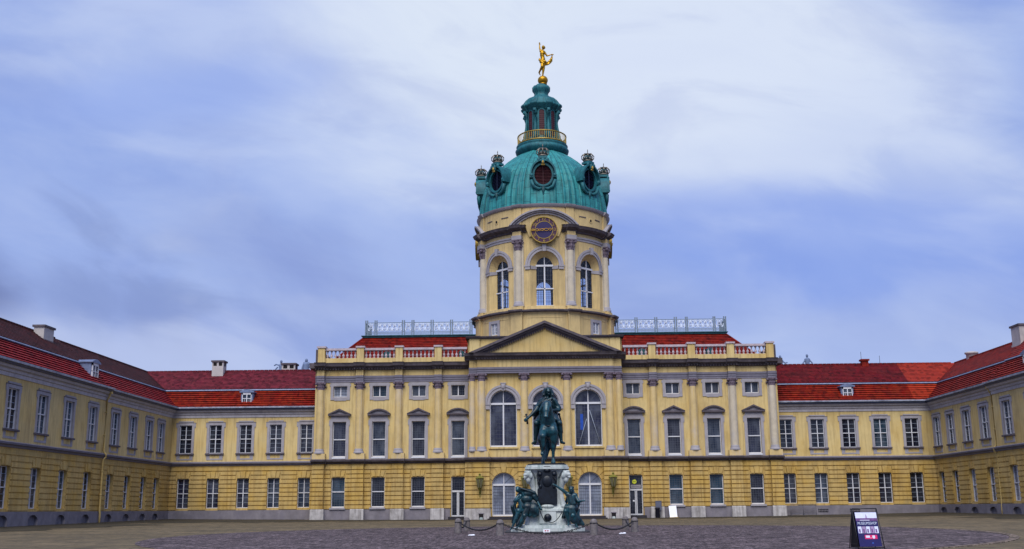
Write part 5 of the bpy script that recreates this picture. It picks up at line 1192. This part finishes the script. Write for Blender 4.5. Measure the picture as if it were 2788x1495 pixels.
# tail
c((0, 1.52, 2.2), .15, (-.02, 1.85, 1.7), .24); c((-.02, 1.85, 1.7), .25, (-.06, 1.80, .95), .22); c((-.06, 1.80, .95), .20, (-.14, 1.6, .35), .08)
figure('horse', q, BRZH, eq, .03, 3)
q = MB(); c = q.cap
q.box(-.80, .80, -1.45, 1.45, -.0, .03); obj('bronze_ground_plate', q, [BRZD], eq)
q = MB(); c = q.cap; Yb = -.05   # rider body
q.ell((0, Yb+.05, 2.52), (.36, .34, .26), n=14); c((0, Yb, 2.6), .27, (.0, Yb-.02, 2.95), .26); c((0, Yb-.02, 2.95), .30, (.0, Yb-.02, 3.22), .30); c((-.27, Yb, 3.34), .17, (.27, Yb, 3.30), .18)
c((0, Yb, 3.4), .12, (.0, Yb-.04, 3.62), .11); q.ell((.04, Yb-.08, 3.80), (.165, .185, .225), n=14); q.ell((.07, Yb-.27, 3.79), (.032, .06, .05), n=6); q.ell((.07, Yb-.22, 3.66), (.07, .05, .05), n=6)
q.ell((.0, Yb-.25, 3.84), (.05, .03, .03), n=6); q.ell((.12, Yb-.24, 3.84), (.05, .03, .03), n=6)
# right arm (viewer's left) stretched down and out to the baton, left arm bent to the reins
c((-.36, Yb, 3.28), .165, (-.64, Yb-.22, 2.80), .125); c((-.64, Yb-.22, 2.80), .115, (-1.02, Yb-.45, 2.42), .07)
c((.38, Yb, 3.26), .165, (.58, Yb-.18, 2.84), .125); c((.58, Yb-.18, 2.84), .115, (.24, Yb-.50, 2.78), .08)
hand(q, (-1.02, Yb-.45, 2.42), (-.6, -.4, -.5), (0, -1, .2), 2.0, .95); hand(q, (.24, Yb-.50, 2.78), (-1, -.3, -.1), (0, 0, 1), 1.8, .95)
for s in (-1, 1):   # thighs gripping the horse, shanks and feet
    c((s*.22, Yb, 2.46), .24, (s*.58, Yb-.42, 2.12), .165); c((s*.58, Yb-.42, 2.12), .15, (s*.62, Yb-.30, 1.70), .15); c((s*.62, Yb-.30, 1.68), .14, (s*.68, Yb-.25, 1.22), .085); c((s*.68, Yb-.24, 1.15), .085, (s*.82, Yb-.54, 1.08), .07); c((s*.68, Yb-.20, 1.15), .08, (s*.68, Yb-.10, 1.13), .06)
    q.ell((s*.60, Yb-.50, 2.13), (.15, .13, .15), n=8)
figure('rider', q, BRZ, eq, .028, 2)
q = MB(); c = q.cap   # long curled wig
random.seed(5)
for s_ in (-1, 1):
    for k in range(7):
        t = k/6; x0 = .03+s_*(.15+.05*sin(t*3)); y0 = Yb-.20+.30*t
        c((x0*.8, y0, 3.93), .075, (x0+s_*.05, y0+.02, 3.74), .08); c((x0+s_*.05, y0+.02, 3.74), .08, (x0+s_*.04, y0+.05, 3.54), .075); c((x0+s_*.04, y0+.04, 3.54), .07, (x0+s_*.08, y0+.02, 3.38), .045)
        q.ell((x0+s_*.08, y0-.03, 3.62+.05*sin(k*2)), (.05, .06, .06), n=6)
for k in range(5): c((-.12+.075*k, Yb+.16, 3.85), .09, (-.16+.095*k, Yb+.20, 3.38), .07)
q.ell((.03, Yb-.0, 3.94), (.20, .20, .10), n=12); figure('wig', q, BRZ, eq, .026, 1)
q = MB(); c = q.cap   # cloak: folds from the shoulders to elbow level and behind
for i in range(9):
    t = i/8; c((-.12-.30*t, Yb-.20+.10*t, 3.40-.03*t), .07, (-.36-.42*t, Yb+.02+.25*t, 3.02-.42*t), .075); 
for i in range(6):
    t = i/5; c((-.40-.12*t, Yb+.1+.1*t, 3.1-.1*t), .08, (-.55-.15*t, Yb+.35+.2*t, 2.65-.2*t), .06); c((.18+.18*t, Yb-.22+.15*t, 3.36-.04*t), .065, (.40+.18*t, Yb-.1+.2*t, 2.98-.16*t), .06)
q.ell((0, Yb-.04, 3.05), (.37, .31, .44), n=14); q.ell((0, Yb-.16, 3.26), (.27, .20, .17), n=12)
for i in range(6):      # heavy folds thrown over the sword arm
    t = i/5; c((-.10-.16*t, Yb-.24+.08*t, 3.46-.05*t), .085, (-.50-.20*t, Yb-.18+.18*t, 3.06-.22*t), .10)
    c((-.50-.14*t, Yb-.10+.16*t, 3.02-.14*t), .11, (-.62-.05*t, Yb+.10+.2*t, 2.72-.10*t), .07)
c((.20, Yb-.26, 3.42), .08, (-.22, Yb-.30, 3.20), .07); c((.34, Yb-.2, 3.36), .10, (.60, Yb-.12, 2.95), .12)
for s in (-1, 1):
    for k in range(5): c((s*(.12+.06*k), Yb-.40+.05*k, 2.70-.03*k), .10, (s*(.40+.07*k), Yb-.62+.14*k, 2.30-.05*k), .075)
for i in range(7):
    t = i/6-.5; c((t*.7, Yb+.25, 3.30), .09, (t*.95, Yb+.75, 2.45), .08)
for i in range(5): t = i/4; c((-.18+.1*i, Yb-.30, 3.05), .035, (-.22+.11*i, Yb-.30, 3.25), .03)
for s in (-1, 1):
    for k in range(5): c((s*.50, Yb-.1+.16*k, 2.35), .11, (s*(.57+.02*k), Yb-.12+.17*k, 1.78), .09)
for s in (-1, 1):  # tunic skirt over the thighs
    for i in range(6): t = i/5; c((s*(.15+.1*t), Yb-.22+.3*t, 2.62), .08, (s*(.42+.22*t), Yb-.48+.45*t, 2.30-.10*t), .06)
    c((s*.5, Yb-.3, 2.2), .10, (s*.66, Yb-.1, 1.98), .07)
figure('cloak', q, BRZ, eq, .028, 1)
q = MB(); q.tube([(-1.13, Yb-.50, 2.58), (-1.07, Yb-.52, 2.08)], [.045, .05], 8); q.ell((-1.13, Yb-.50, 2.58), (.06, .06, .05), n=8); obj('baton', q, [BRZD], eq)
q = MB()
for s in (-1, 1): q.tube([(-.1+s*.1, -1.58, 2.44), (s*.3, -1.0, 2.6), (.18, Yb-.55, 2.78)], .016, 5)
q.tube([(-.24, -1.5, 2.62), (-.1, -1.66, 2.60), (.06, -1.5, 2.62)], .02, 5); q.tube([(-.42, -.82, 2.05), (0, -1.22, 1.92), (.44, -.82, 2.05)], .035, 6); obj('reins', q, [BRZD], eq)
q = MB(); q.tube([(.62, Yb+.1, 2.55), (.74, Yb+.45, 2.15), (.78, Yb+.9, 1.7)], [.05, .04, .03], 6); q.ell((.60, Yb+.02, 2.62), (.07, .07, .07), n=8); obj('sword', q, [BRZD], eq)

# ---- chained figures round the pedestal.  px/z measured in the picture plane; y relative to the monument centre
def seated(name_label, flip, Yf, parts_fn):
    t = thing('chained_figure', name_label, 'statue', (MX, MY, 0), 0, 'bronze figures chained around the pedestal')
    parts_fn(t, Yf); return t
def fig_left(t, Yf):
    q = MB(); c = q.cap; V_ = lambda x, y, z: (x-MX, Yf+y, z)
    c(V_(-.42, .25, 1.40), .24, V_(-.30, .18, 1.30), .24)                                       # pelvis on the socle
    c(V_(-.40, .15, 1.45), .22, V_(-.52, -.02, 1.95), .21); c(V_(-.52, -.02, 1.95), .23, V_(-.55, -.12, 2.22), .22); c(V_(-.85, -.10, 2.20), .12, V_(-.22, -.08, 2.28), .14)
    c(V_(-.72, -.18, 2.28), .09, V_(-.86, -.28, 2.38), .09); q.ell(V_(-.93, -.30, 2.46), (.125, .15, .165), n=12); q.ell(V_(-.97, -.44, 2.43), (.03, .04, .035), n=6)
    c(V_(-.85, -.12, 2.20), .105, V_(-1.10, -.35, 1.88), .08); c(V_(-1.10, -.35, 1.88), .075, V_(-.82, -.48, 2.02), .05)    # arm folded towards the chin
    hand(q, V_(-.82, -.48, 2.02), (.2, -.2, 1), (0, -1, 0), 1.3, .9)
    c(V_(-.20, -.05, 2.26), .11, V_(-.0, -.15, 1.92), .085); c(V_(-.0, -.15, 1.92), .075, V_(.18, -.25, 1.60), .05); hand(q, V_(.18, -.25, 1.60), (.4, -.1, -1), (0, -1, 0), 1.3, .8)
    c(V_(-.45, .05, 1.38), .19, V_(-.90, -.40, 1.42), .135); c(V_(-.90, -.40, 1.40), .12, V_(-1.08, -.42, .95), .095); c(V_(-1.08, -.42, .95), .09, V_(-1.22, -.45, .62), .055); c(V_(-1.22, -.42, .60), .06, V_(-1.30, -.66, .53), .045)
    c(V_(-.40, .0, 1.36), .18, V_(-.62, -.40, 1.18), .13); c(V_(-.62, -.40, 1.18), .115, V_(-.86, -.38, .80), .08); c(V_(-.86, -.38, .80), .075, V_(-1.0, -.40, .58), .055); c(V_(-1.0, -.40, .57), .055, V_(-1.02, -.62, .50), .045)
    figure('body', q, BRZH, t, .024, 2)
    q = MB(); c = q.cap
    for i in range(9):   # cloak over the bowed back
        u = i/8; c(V_(-.72+.42*u, .02, 2.44-.04*u), .085, V_(-.40+.42*u, .02-.10*sin(u*3), 2.20-.22*u), .09)
    c(V_(-.62, -.1, 2.46), .07, V_(-.06, -.14, 2.12), .10); c(V_(-.3, -.16, 2.05), .06, V_(.0, -.18, 1.98), .08); c(V_(-.1, -.1, 2.25), .1, V_(.02, -.1, 2.02), .09)
    for i in range(6): u = i/5; c(V_(-.30+.25*u, .05, 1.72-.1*u), .09, V_(-.42+.35*u, -.15, 1.22-.05*sin(u*5)), .08)
    c(V_(-.30, -.2, 1.2), .09, V_(.02, -.15, 1.22), .08)
    q.ell(V_(-.42, -.12, 2.26), (.36, .26, .22), n=12); q.ell(V_(-.50, -.16, 1.98), (.30, .22, .26), n=12)
    for i in range(7): u = i/6; c(V_(-.76+.10*u, -.36+.03*i, 2.50-.06*u), .055, V_(-.10+.12*u, -.30+.03*i, 2.30-.30*u), .075)
    c(V_(-.12, -.22, 2.12), .13, V_(.0, -.2, 1.92), .09); q.ell(V_(-.16, -.18, 1.48), (.30, .26, .34), n=12); q.ell(V_(-.45, -.2, 1.62), (.30, .24, .20), n=12)
    for i in range(5): u = i/4; c(V_(-.30+.34*u, -.32, 1.62-.1*u), .07, V_(-.34+.40*u, -.28, 1.16+.05*sin(i*2)), .065)
    for i in range(5): u = i/4; c(V_(-.50+.12*u, -.34, 1.55), .08, V_(-.98+.24*u, -.42+.02*i, .74+.05*u), .07)
    for i in range(4): u = i/3; c(V_(-.62-.03*i, -.30, 1.05-.05*i), .07, V_(-.80-.06*i, -.25, .66), .05)
    c(V_(-1.22, -.1, 1.62), .10, V_(-1.12, .0, 1.22), .09); c(V_(-1.12, 0, 1.22), .08, V_(-1.22, .05, .85), .06)
    for i in range(7): a = i*.9; q.ell(V_(-.92+.085*cos(a), -.27+.085*sin(a), 2.53), (.065, .065, .075), n=8)
    figure('drapery', q, BRZ, t, .024, 1)
def fig_right(t, Yf):
    q = MB(); c = q.cap; V_ = lambda x, y, z: (x-MX, Yf+y, z)
    c(V_(1.72, .10, 1.48), .20, V_(1.82, .06, 1.56), .20); c(V_(1.76, .05, 1.62), .19, V_(1.74, -.05, 2.0), .20); c(V_(1.55, -.05, 2.20), .12, V_(1.95, -.02, 2.14), .13)
    c(V_(1.72, -.10, 2.24), .085, V_(1.74, -.20, 2.36), .08); q.ell(V_(1.75, -.22, 2.46), (.125, .145, .16), n=12); q.ell(V_(1.72, -.36, 2.44), (.03, .04, .035), n=6)
    c(V_(1.55, -.05, 2.22), .10, V_(1.24, -.15, 2.46), .075); c(V_(1.24, -.15, 2.46), .07, V_(.96, -.22, 2.64), .05); hand(q, V_(.96, -.22, 2.64), (-1, 0, .5), (0, 0, 1), 1.3, .7)
    c(V_(1.96, -.02, 2.12), .11, V_(2.10, -.15, 1.82), .08); c(V_(2.10, -.15, 1.82), .07, V_(2.24, -.35, 1.86), .05); hand(q, V_(2.24, -.35, 1.86), (.8, -.3, .2), (0, 0, 1), 1.3, .95)
    c(V_(1.68, 0, 1.42), .17, V_(1.44, -.38, 1.38), .125); c(V_(1.44, -.38, 1.38), .11, V_(1.54, -.32, 1.02), .085); c(V_(1.54, -.32, 1.02), .08, V_(1.58, -.30, .76), .05); c(V_(1.58, -.30, .75), .05, V_(1.55, -.50, .70), .04)
    c(V_(1.82, .05, 1.42), .18, V_(1.80, -.30, 1.16), .13); c(V_(1.80, -.30, 1.16), .115, V_(1.90, -.22, .86), .085); c(V_(1.90, -.22, .86), .08, V_(1.98, -.20, .66), .055); c(V_(1.98, -.2, .65), .055, V_(2.02, -.42, .60), .045)
    figure('body', q, BRZH, t, .024, 2)
    q = MB(); c = q.cap
    for i in range(9): u = i/8; c(V_(1.50+.50*u, -.02, 1.66-.03*sin(u*6)), .09, V_(1.36+.75*u, -.05-.08*sin(u*9), 1.22-.28*u), .085)
    for i in range(7): u = i/6; c(V_(1.82+.14*u, .0, 1.30), .09, V_(1.95+.38*u, .0, .74+.03*sin(i*2)), .075)
    q.ell(V_(1.74, -.12, 1.50), (.36, .26, .24), n=12); q.ell(V_(1.80, -.04, 1.86), (.24, .2, .3), n=12)
    for i in range(6): u = i/5; c(V_(1.66+.16*u, -.30, 1.52-.04*u), .08, V_(1.62+.42*u, -.32+.02*i, .92-.10*u+.04*sin(i*2)), .075)
    for i in range(4): u = i/3; c(V_(1.50-.05*u, -.25, 1.58), .075, V_(1.34+.10*u, -.28, 1.14+.06*u), .065)
    for i in range(4): u = i/3; c(V_(1.60+.1*u, -.26, 2.18), .05, V_(1.72+.22*u, -.28, 1.72), .05)
    for i in range(4): u = i/3; c(V_(1.38+.05*u, -.15, 1.38), .07, V_(1.28+.10*u, -.12, 1.06), .055)
    c(V_(1.86, -.02, 2.26), .08, V_(2.02, .02, 1.9), .08)
    for i in range(8): a = i*.8; q.ell(V_(1.75+.085*cos(a), -.20+.085*sin(a), 2.53), (.065, .065, .075), n=8)
    c(V_(1.74, -.33, 2.38), .05, V_(1.74, -.34, 2.28), .035)
    figure('drapery', q, BRZ, t, .024, 1)
seated("bronze captive bowed under a cloak, seated at the pedestal's near left corner", 1, -1.75, fig_left)
seated("bearded bronze captive reaching towards the plaque, at the pedestal's near right corner", 1, -1.75, fig_right)
def fig_rear(s):
    def f(t, Yf):
        q = MB(); c = q.cap; V_ = lambda x, y, z: (s*x, Yf+y, z)
        c(V_(1.25, 0, 1.4), .22, V_(1.35, .05, 1.9), .2); c(V_(1.15, .0, 2.1), .12, V_(1.55, .05, 2.1), .12); q.ell(V_(1.38, .05, 2.38), (.125, .14, .16), n=10); c(V_(1.35, 0, 2.15), .09, V_(1.38, .03, 2.3), .08)
        c(V_(1.3, .1, 1.35), .18, V_(1.65, .45, 1.38), .13); c(V_(1.65, .45, 1.38), .12, V_(1.62, .40, .72), .06); c(V_(1.2, .1, 1.3), .18, V_(1.35, .55, 1.25), .13); c(V_(1.35, .55, 1.25), .12, V_(1.45, .5, .70), .06)
        c(V_(1.62, .4, .68), .05, V_(1.66, .62, .64), .045); c(V_(1.45, .5, .66), .05, V_(1.48, .72, .62), .045)
        c(V_(1.55, .05, 2.08), .10, V_(1.72, .2, 1.75), .08); c(V_(1.72, .2, 1.75), .07, V_(1.66, .42, 1.5), .05); c(V_(1.15, 0, 2.08), .1, V_(1.0, .2, 1.8), .08); c(V_(1.0, .2, 1.8), .07, V_(1.1, .4, 1.6), .05)
        hand(q, V_(1.66, .42, 1.5), (0, .6, -.6), (0, 0, 1), 1.3); hand(q, V_(1.1, .4, 1.6), (0, .6, -.6), (0, 0, 1), 1.3)
        figure('body', q, BRZH, t, .028, 2)
        q = MB(); c = q.cap
        for i in range(6): u = i/5; c(V_(1.1+.4*u, .05, 1.65), .09, V_(1.1+.5*u, .35, 1.15-.3*u), .08)
        figure('drapery', q, BRZD, t, .028, 1)
    return f
seated("dark bronze captive half hidden behind the pedestal's left side", 1, 1.75, fig_rear(-1))
seated("dark bronze captive hidden behind the pedestal's right side", 1, 1.75, fig_rear(1))
# small notice in front of the monument
q = MB(); q.box(-.17, .17, -.02, .02, .06, .20); q.box(-.13, -.11, -.01, .01, 0, .06); q.box(.11, .13, -.01, .01, 0, .06)
no = obj('ground_notice', q, [WBRD], None, (MX-.08, 53.6, gz(MX, 53.6)+.005)); q = MB(); q.add([(-.06+.035*cos(t*pi/4), -.024, .13+.035*sin(t*pi/4)) for t in range(8)], [tuple(range(8))]); q.box(.01, .10, -.026, -.02, .11, .15); obj('red_print', q, [REDM], no)
tag(no, "tiny white notice with red print standing before the monument", 'sign')
# ------------------------------------------------------------------ bollards and chains
def bollard(x, y, label):
    def f(): m_ = MB(); m_.lathe([(.178, -.1), (.175, .50), (.165, .60), (.13, .68), (.08, .72), (.001, .735)], n=20); return mesh('bollard', m_, [GRAN])
    o = put('bollard', cached('bol', f), None, (x, y, gz(x, y))); tag(o, label, 'bollard', 'granite bollards round the monument')
    def r_(): m_ = MB(); m_.lathe([(.182, .52), (.192, .54), (.182, .56)], n=16, close=False); m_.ell((0, -.19, .54), (.03, .03, .03), n=6); return mesh('chain_ring', m_, [IRON])
    put('chain_ring', cached('bolr', r_), o); return o
BP = [(-3.95, 55.3), (-1.70, 50.9), (2.60, 50.5), (4.85, 54.8)]
BL = ["leftmost granite bollard in front of the left boot scraper", "granite bollard before the cloaked captive, left of the notice", "granite bollard before the bearded captive, right of the notice", "rightmost granite bollard, below the yellow signed door"]
for (x, y), l in zip(BP, BL): bollard(x, y, l)
bollard(-3.78, 59.4, "shadowed granite bollard directly behind the leftmost one"); bollard(4.75, 59.2, "granite bollard behind the rightmost one, partly hidden by it")
def chain(a, b, sag, label, z=.54):
    A_ = Vector((*a, gz(*a)+z)); B_ = Vector((*b, gz(*b)+z)); n = int((B_-A_).length/.085); P = sagp(A_, B_, sag, n); m_ = MB()
    for i in range(n):
        m = (P[i]+P[i+1])/2; d = (P[i+1]-P[i]).normalized(); q1 = d.to_track_quat('X', 'Z') if i % 2 else d.to_track_quat('X', 'Y')
        R3 = q1.to_matrix(); pts = [m+R3 @ Vector((.058*cos(t*pi/4), .032*sin(t*pi/4), 0)) for t in range(9)]; m_.tube(pts, .017, 4)
    o = obj('chain', m_, [IRON]); tag(o, label, 'chain', 'iron chains between the bollards'); return o
def edge(p, q_, r=.19):
    v = Vector((q_[0]-p[0], q_[1]-p[1])).normalized(); return (p[0]+v.x*r, p[1]+v.y*r), (q_[0]-v.x*r, q_[1]-v.y*r)
chain(*edge(BP[0], BP[1]), .34, "black chain sagging between the two bollards left of the monument")
chain(*edge(BP[1], BP[2]), .42, "black chain hanging across the front of the monument", .5)
chain(*edge(BP[2], BP[3]), .34, "black chain sagging between the two bollards right of the monument")
chain(*edge(BP[0], (-3.78, 59.4)), .3, "short looking black chain running back from the leftmost bollard"); chain(*edge(BP[3], (4.75, 59.2)), .3, "short looking black chain running back from the rightmost bollard")
for x, y, l in ((-3.0, 50.3, "crumpled pale scrap of paper on the cobbles under the left chain"), (3.95, 51.2, "crumpled pale scrap of paper on the cobbles under the right chain")):
    m_ = MB(); m_.ell((0, 0, .03), (.16, .09, .035), n=10); m_.ell((.10, .02, .04), (.08, .06, .04), n=8); m_.v = [(a+random.uniform(-.012, .012), b+random.uniform(-.012, .012), c_+random.uniform(-.012, .012)) for a, b, c_ in m_.v]
    o = obj('paper_scrap', m_, [WBRD], None, (x, y, gz(x, y)+.012)); tag(o, l, 'litter', 'paper scraps on the cobbles')

# ------------------------------------------------------------------ wall lanterns
def lantern(x, y, z, label):
    t = thing('wall_lantern', label, 'lantern', (x, y, z), 0, 'wall lanterns beside the arched doors'); t.scale = (1.3, 1.2, 1.12)
    def a_(): m_ = MB(); m_.lathe([(.30, 0), (.36, .03), (.33, .07), (.20, .17), (.09, .22), (.07, .30), (.11, .34), (.02, .42)], n=6, sm=False); return mesh('cap', m_, [LANT])
    put('cap', cached('la', a_), t, (0, -.42, .36))
    def b_(): m_ = MB(); m_.lathe([(.15, -.34), (.29, .34)], n=6, sm=False); return mesh('glass', m_, [LGLS])
    put('glass', cached('lb', b_), t, (0, -.42, 0))
    def c_():
        m_ = MB()
        for i in range(6): a = 2*pi*i/6; m_.tube([(.155*sin(a), -.42-.155*cos(a), -.34), (.30*sin(a), -.42-.30*cos(a), .35)], .018, 4)
        m_.lathe([(.17, -.36), (.13, -.42), (.05, -.5), (.04, -.62), (.001, -.68)], 0, -.42, 8); m_.tube([(0, -.42, -.55), (0, -.30, -.72), (0, -.06, -.86), (0, .0, -.62)], .03, 6); m_.tube([(0, -.06, -.86), (0, -.03, -1.12)], .025, 6); m_.box(-.07, .07, -.03, 0, -.9, -.5); return mesh('bracket', m_, [LANT])
    put('bracket', cached('lc', c_), t)
LN = [(-5.05, "leftmost olive wall lantern, on the wide pier left of the arched doors"), (-1.0, "olive wall lantern behind the monument's left lion head"), (2.9, "olive wall lantern behind the monument's right lion head"), (6.85, "rightmost olive wall lantern, on the wide pier near the yellow signed door")]
for x, l in LN: lantern(x, 98.02, 3.78, l)

# ------------------------------------------------------------------ small things by the right hand door
q = MB(); q.box(-.27, .27, -.06, 0, 0, .78); q.box(-.29, .29, -.075, .01, .76, .80); q.box(-.2, -.16, -.05, 0, -.5, 0); q.box(.16, .2, -.05, 0, -.5, 0)
gc = obj('information_panel', q, [GPAN], None, (11.0, 99.40, 1.32)); tag(gc, "grey notice panel against the first pier right of the yellow signed door", 'panel')
q = MB(); q.lathe([(.19, 0), (.21, .03), (.21, .80), (.23, .82), (.23, .88), (.16, .92), (.001, .93)], n=16); bn_ = obj('litter_bin', q, [DBIN], None, (10.85, 98.95, gz(10.8, 98.9))); tag(bn_, "dark round litter bin in front of the grey notice panel", 'bin')
q = MB(); q.add([(-.34, 0, 0), (.34, 0, 0), (.34, .28, 1.0), (-.34, .28, 1.0), (-.34, .03, 0), (.34, .03, 0), (.34, .31, 1.0), (-.34, .31, 1.0)], [(0, 1, 2, 3), (7, 6, 5, 4), (0, 4, 5, 1), (2, 6, 7, 3), (1, 5, 6, 2), (0, 3, 7, 4)])
wb = obj('white_board', q, [WBRD], None, (12.32, 99.3, gz(12.3, 99.3)+.05), 0); wb.rotation_euler = (0, radians(-3), 0); q = MB(); q.box(-.40, .40, -.12, .12, -.05, -.0); obj('foot_rail', q, [PIPE], wb); tag(wb, "plain white board leaning below the second window right of the door", 'board')
# barriers and gratings on the right
for i, x in enumerate((23.75, 24.95)):
    q = MB(); g_ = gz(x, 100.9); w = .56
    q.tube([(-w, 0, 0), (-w, 0, .98), (w, 0, .98), (w, 0, 0)], .022, 6); q.tube([(-w, 0, .18), (w, 0, .18)], .018, 6)
    for k in range(1, 10): xx = -w+2*w*k/10; q.tube([(xx, 0, .18), (xx, 0, .98)], .012, 4)
    for e in (-w, w): q.tube([(e, -.25, .02), (e, .25, .02)], .02, 5)
    o = obj('barrier', q, [GPAN], None, (x, 100.85+.1*i, g_)); tag(o, ["low grey crowd barrier right beside the main block's end pier", "low grey crowd barrier under the first full window of the right range"][i], 'barrier', 'crowd barriers at the right range')
for x, l in ((26.3, "small iron cellar grating under the second window of the right range"), (29.2, "small iron cellar grating above the advertising board's top edge")):
    q = MB(); 
    for k in range(7): q.box(-.42+k*.14-.012, -.42+k*.14+.012, -.03, 0, 0, .32)
    q.box(-.46, .46, -.035, 0, .04, .07); q.box(-.46, .46, -.035, 0, .22, .25); o = obj('cellar_grating', q, [IRON], None, (x, 101.49, 1.0)); tag(o, l, 'grating', 'cellar gratings of the right range')

# ------------------------------------------------------------------ advertising board
BXc, BYc = 10.05, 34.0; zb = gz(BXc, BYc)
ab = thing('sandwich_board', "museum shop advertising board, blue poster with magenta strip, on the cobbles", 'sign board', (BXc, BYc, zb), radians(4))
H_, WB, WT = 1.17, .58, .41       # front leaf leans back; slightly narrower at the top
lean = .30
def leaf(u, v, d=0.0): z = .06+v*(H_-.10); return ((u)*1.0+.04*(1-v)*0, -.34+lean*v*1.0-d, z)
q = MB()
def slab(mb, u0, u1, v0, v1, d0, d1, m=0):
    P = [leaf(u0, v0, d0), leaf(u1, v0, d0), leaf(u1, v1, d0), leaf(u0, v1, d0), leaf(u0, v0, d1), leaf(u1, v0, d1), leaf(u1, v1, d1), leaf(u0, v1, d1)]
    mb.add(P, [(0, 3, 2, 1), (4, 5, 6, 7), (0, 1, 5, 4), (1, 2, 6, 5), (2, 3, 7, 6), (3, 0, 4, 7)], m)
slab(q, -.33, .35, .02, .97, 0, .012); po = obj('poster', q, [NAVY], ab)
q = MB(); slab(q, -.32, .34, .78, .96, .013, .016, 0); slab(q, -.32, .34, .725, .80, .016, .019, 1); slab(q, -.2, .1, .735, .75, .019, .021, 0)
P = [leaf(-.02, .80, .017), leaf(.04, .80, .017), leaf(.03, .86, .017), leaf(.012, .92, .017), leaf(-.005, .86, .017)]; q.add(P, [(0, 1, 2, 3, 4)], 2); obj('photo_strip', q, [PWHI, PDRK, PLIL], po)
q = MB()
for i in range(5): slab(q, -.30+.128*i, -.30+.128*i+.112, .385, .57, .013, .016, i % 2); slab(q, -.28+.128*i, -.28+.128*i+.05, .40, .50, .016, .018, 2)
obj('photo_row', q, [PWHI, PLIL, PDRK], po)
q = MB(); slab(q, -.13, .25, .225, .335, .013, .016, 0)
slab(q, -.10, .02, .26, .32, .016, .019, 1); slab(q, .10, .18, .25, .32, .016, .019, 1); slab(q, .12, .16, .235, .25, .016, .019, 1); slab(q, .04, .06, .25, .265, .016, .019, 1); obj('cafe_strip', q, [MAGE, PWHI], po)
q = MB(); slab(q, .06, .11, .10, .13, .013, .016, 0); obj('poster_mark', q, [PBLU], po)
q = MB(); text_mesh(q, "MUSEUMSSHOP", 0, 0, 0, .115, 0, depth=.004, sx=.86)
ws = max(abs(v[0]) for v in q.v); q.v = [((v[0]*.30/ws)+.01, *leaf(0, .655+v[2]/(H_-.1), .016-v[1]*.5)[1:]) for v in q.v]; obj('lettering', q, [LETT], po)
q = MB(); P = [(-.42, .34, .02), (-.20, .34, .02), (-.20, .0, 1.14), (-.42, .0, 1.14)]
q.add([(-.38, .30, .05), (.30, .30, .05), (.30, .0, 1.10), (-.38, .0, 1.10), (-.38, .31, .05), (.30, .31, .05), (.30, .01, 1.10), (-.38, .01, 1.10)], [(0, 1, 2, 3), (7, 6, 5, 4), (0, 4, 5, 1), (2, 6, 7, 3), (1, 5, 6, 2), (0, 3, 7, 4)]); obj('rear_panel', q, [BLKP], ab)
q = MB()
for s in (-1, 1):
    q.tube([(s*.36+(-.02 if s < 0 else .05), -.38, .0), (s*.38, -.02, 1.20)], .016, 6); q.tube([(s*.40, .36, .0), (s*.38, .0, 1.20)], .016, 6)
    q.box(s*.375-.012, s*.375+.012, -.30, .28, .14, .17)
q.tube([(-.38, -.01, 1.20), (.38, -.01, 1.20)], .016, 6); q.tube([(-.38, -.33, .05), (.40, -.33, .05)], .012, 6); obj('stand_frame', q, [IRON], ab)
q = MB(); q.add([(-.372, -.30, .05), (-.372, .30, .05), (-.372, .02, 1.10), (-.372, -.04, 1.10), (-.366, -.30, .05), (-.366, .30, .05), (-.366, .02, 1.10), (-.366, -.04, 1.10)], [(0, 1, 2, 3), (7, 6, 5, 4), (0, 4, 5, 1), (2, 6, 7, 3), (1, 5, 6, 2), (0, 3, 7, 4)]); obj('side_cloth', q, [BLKP], ab)
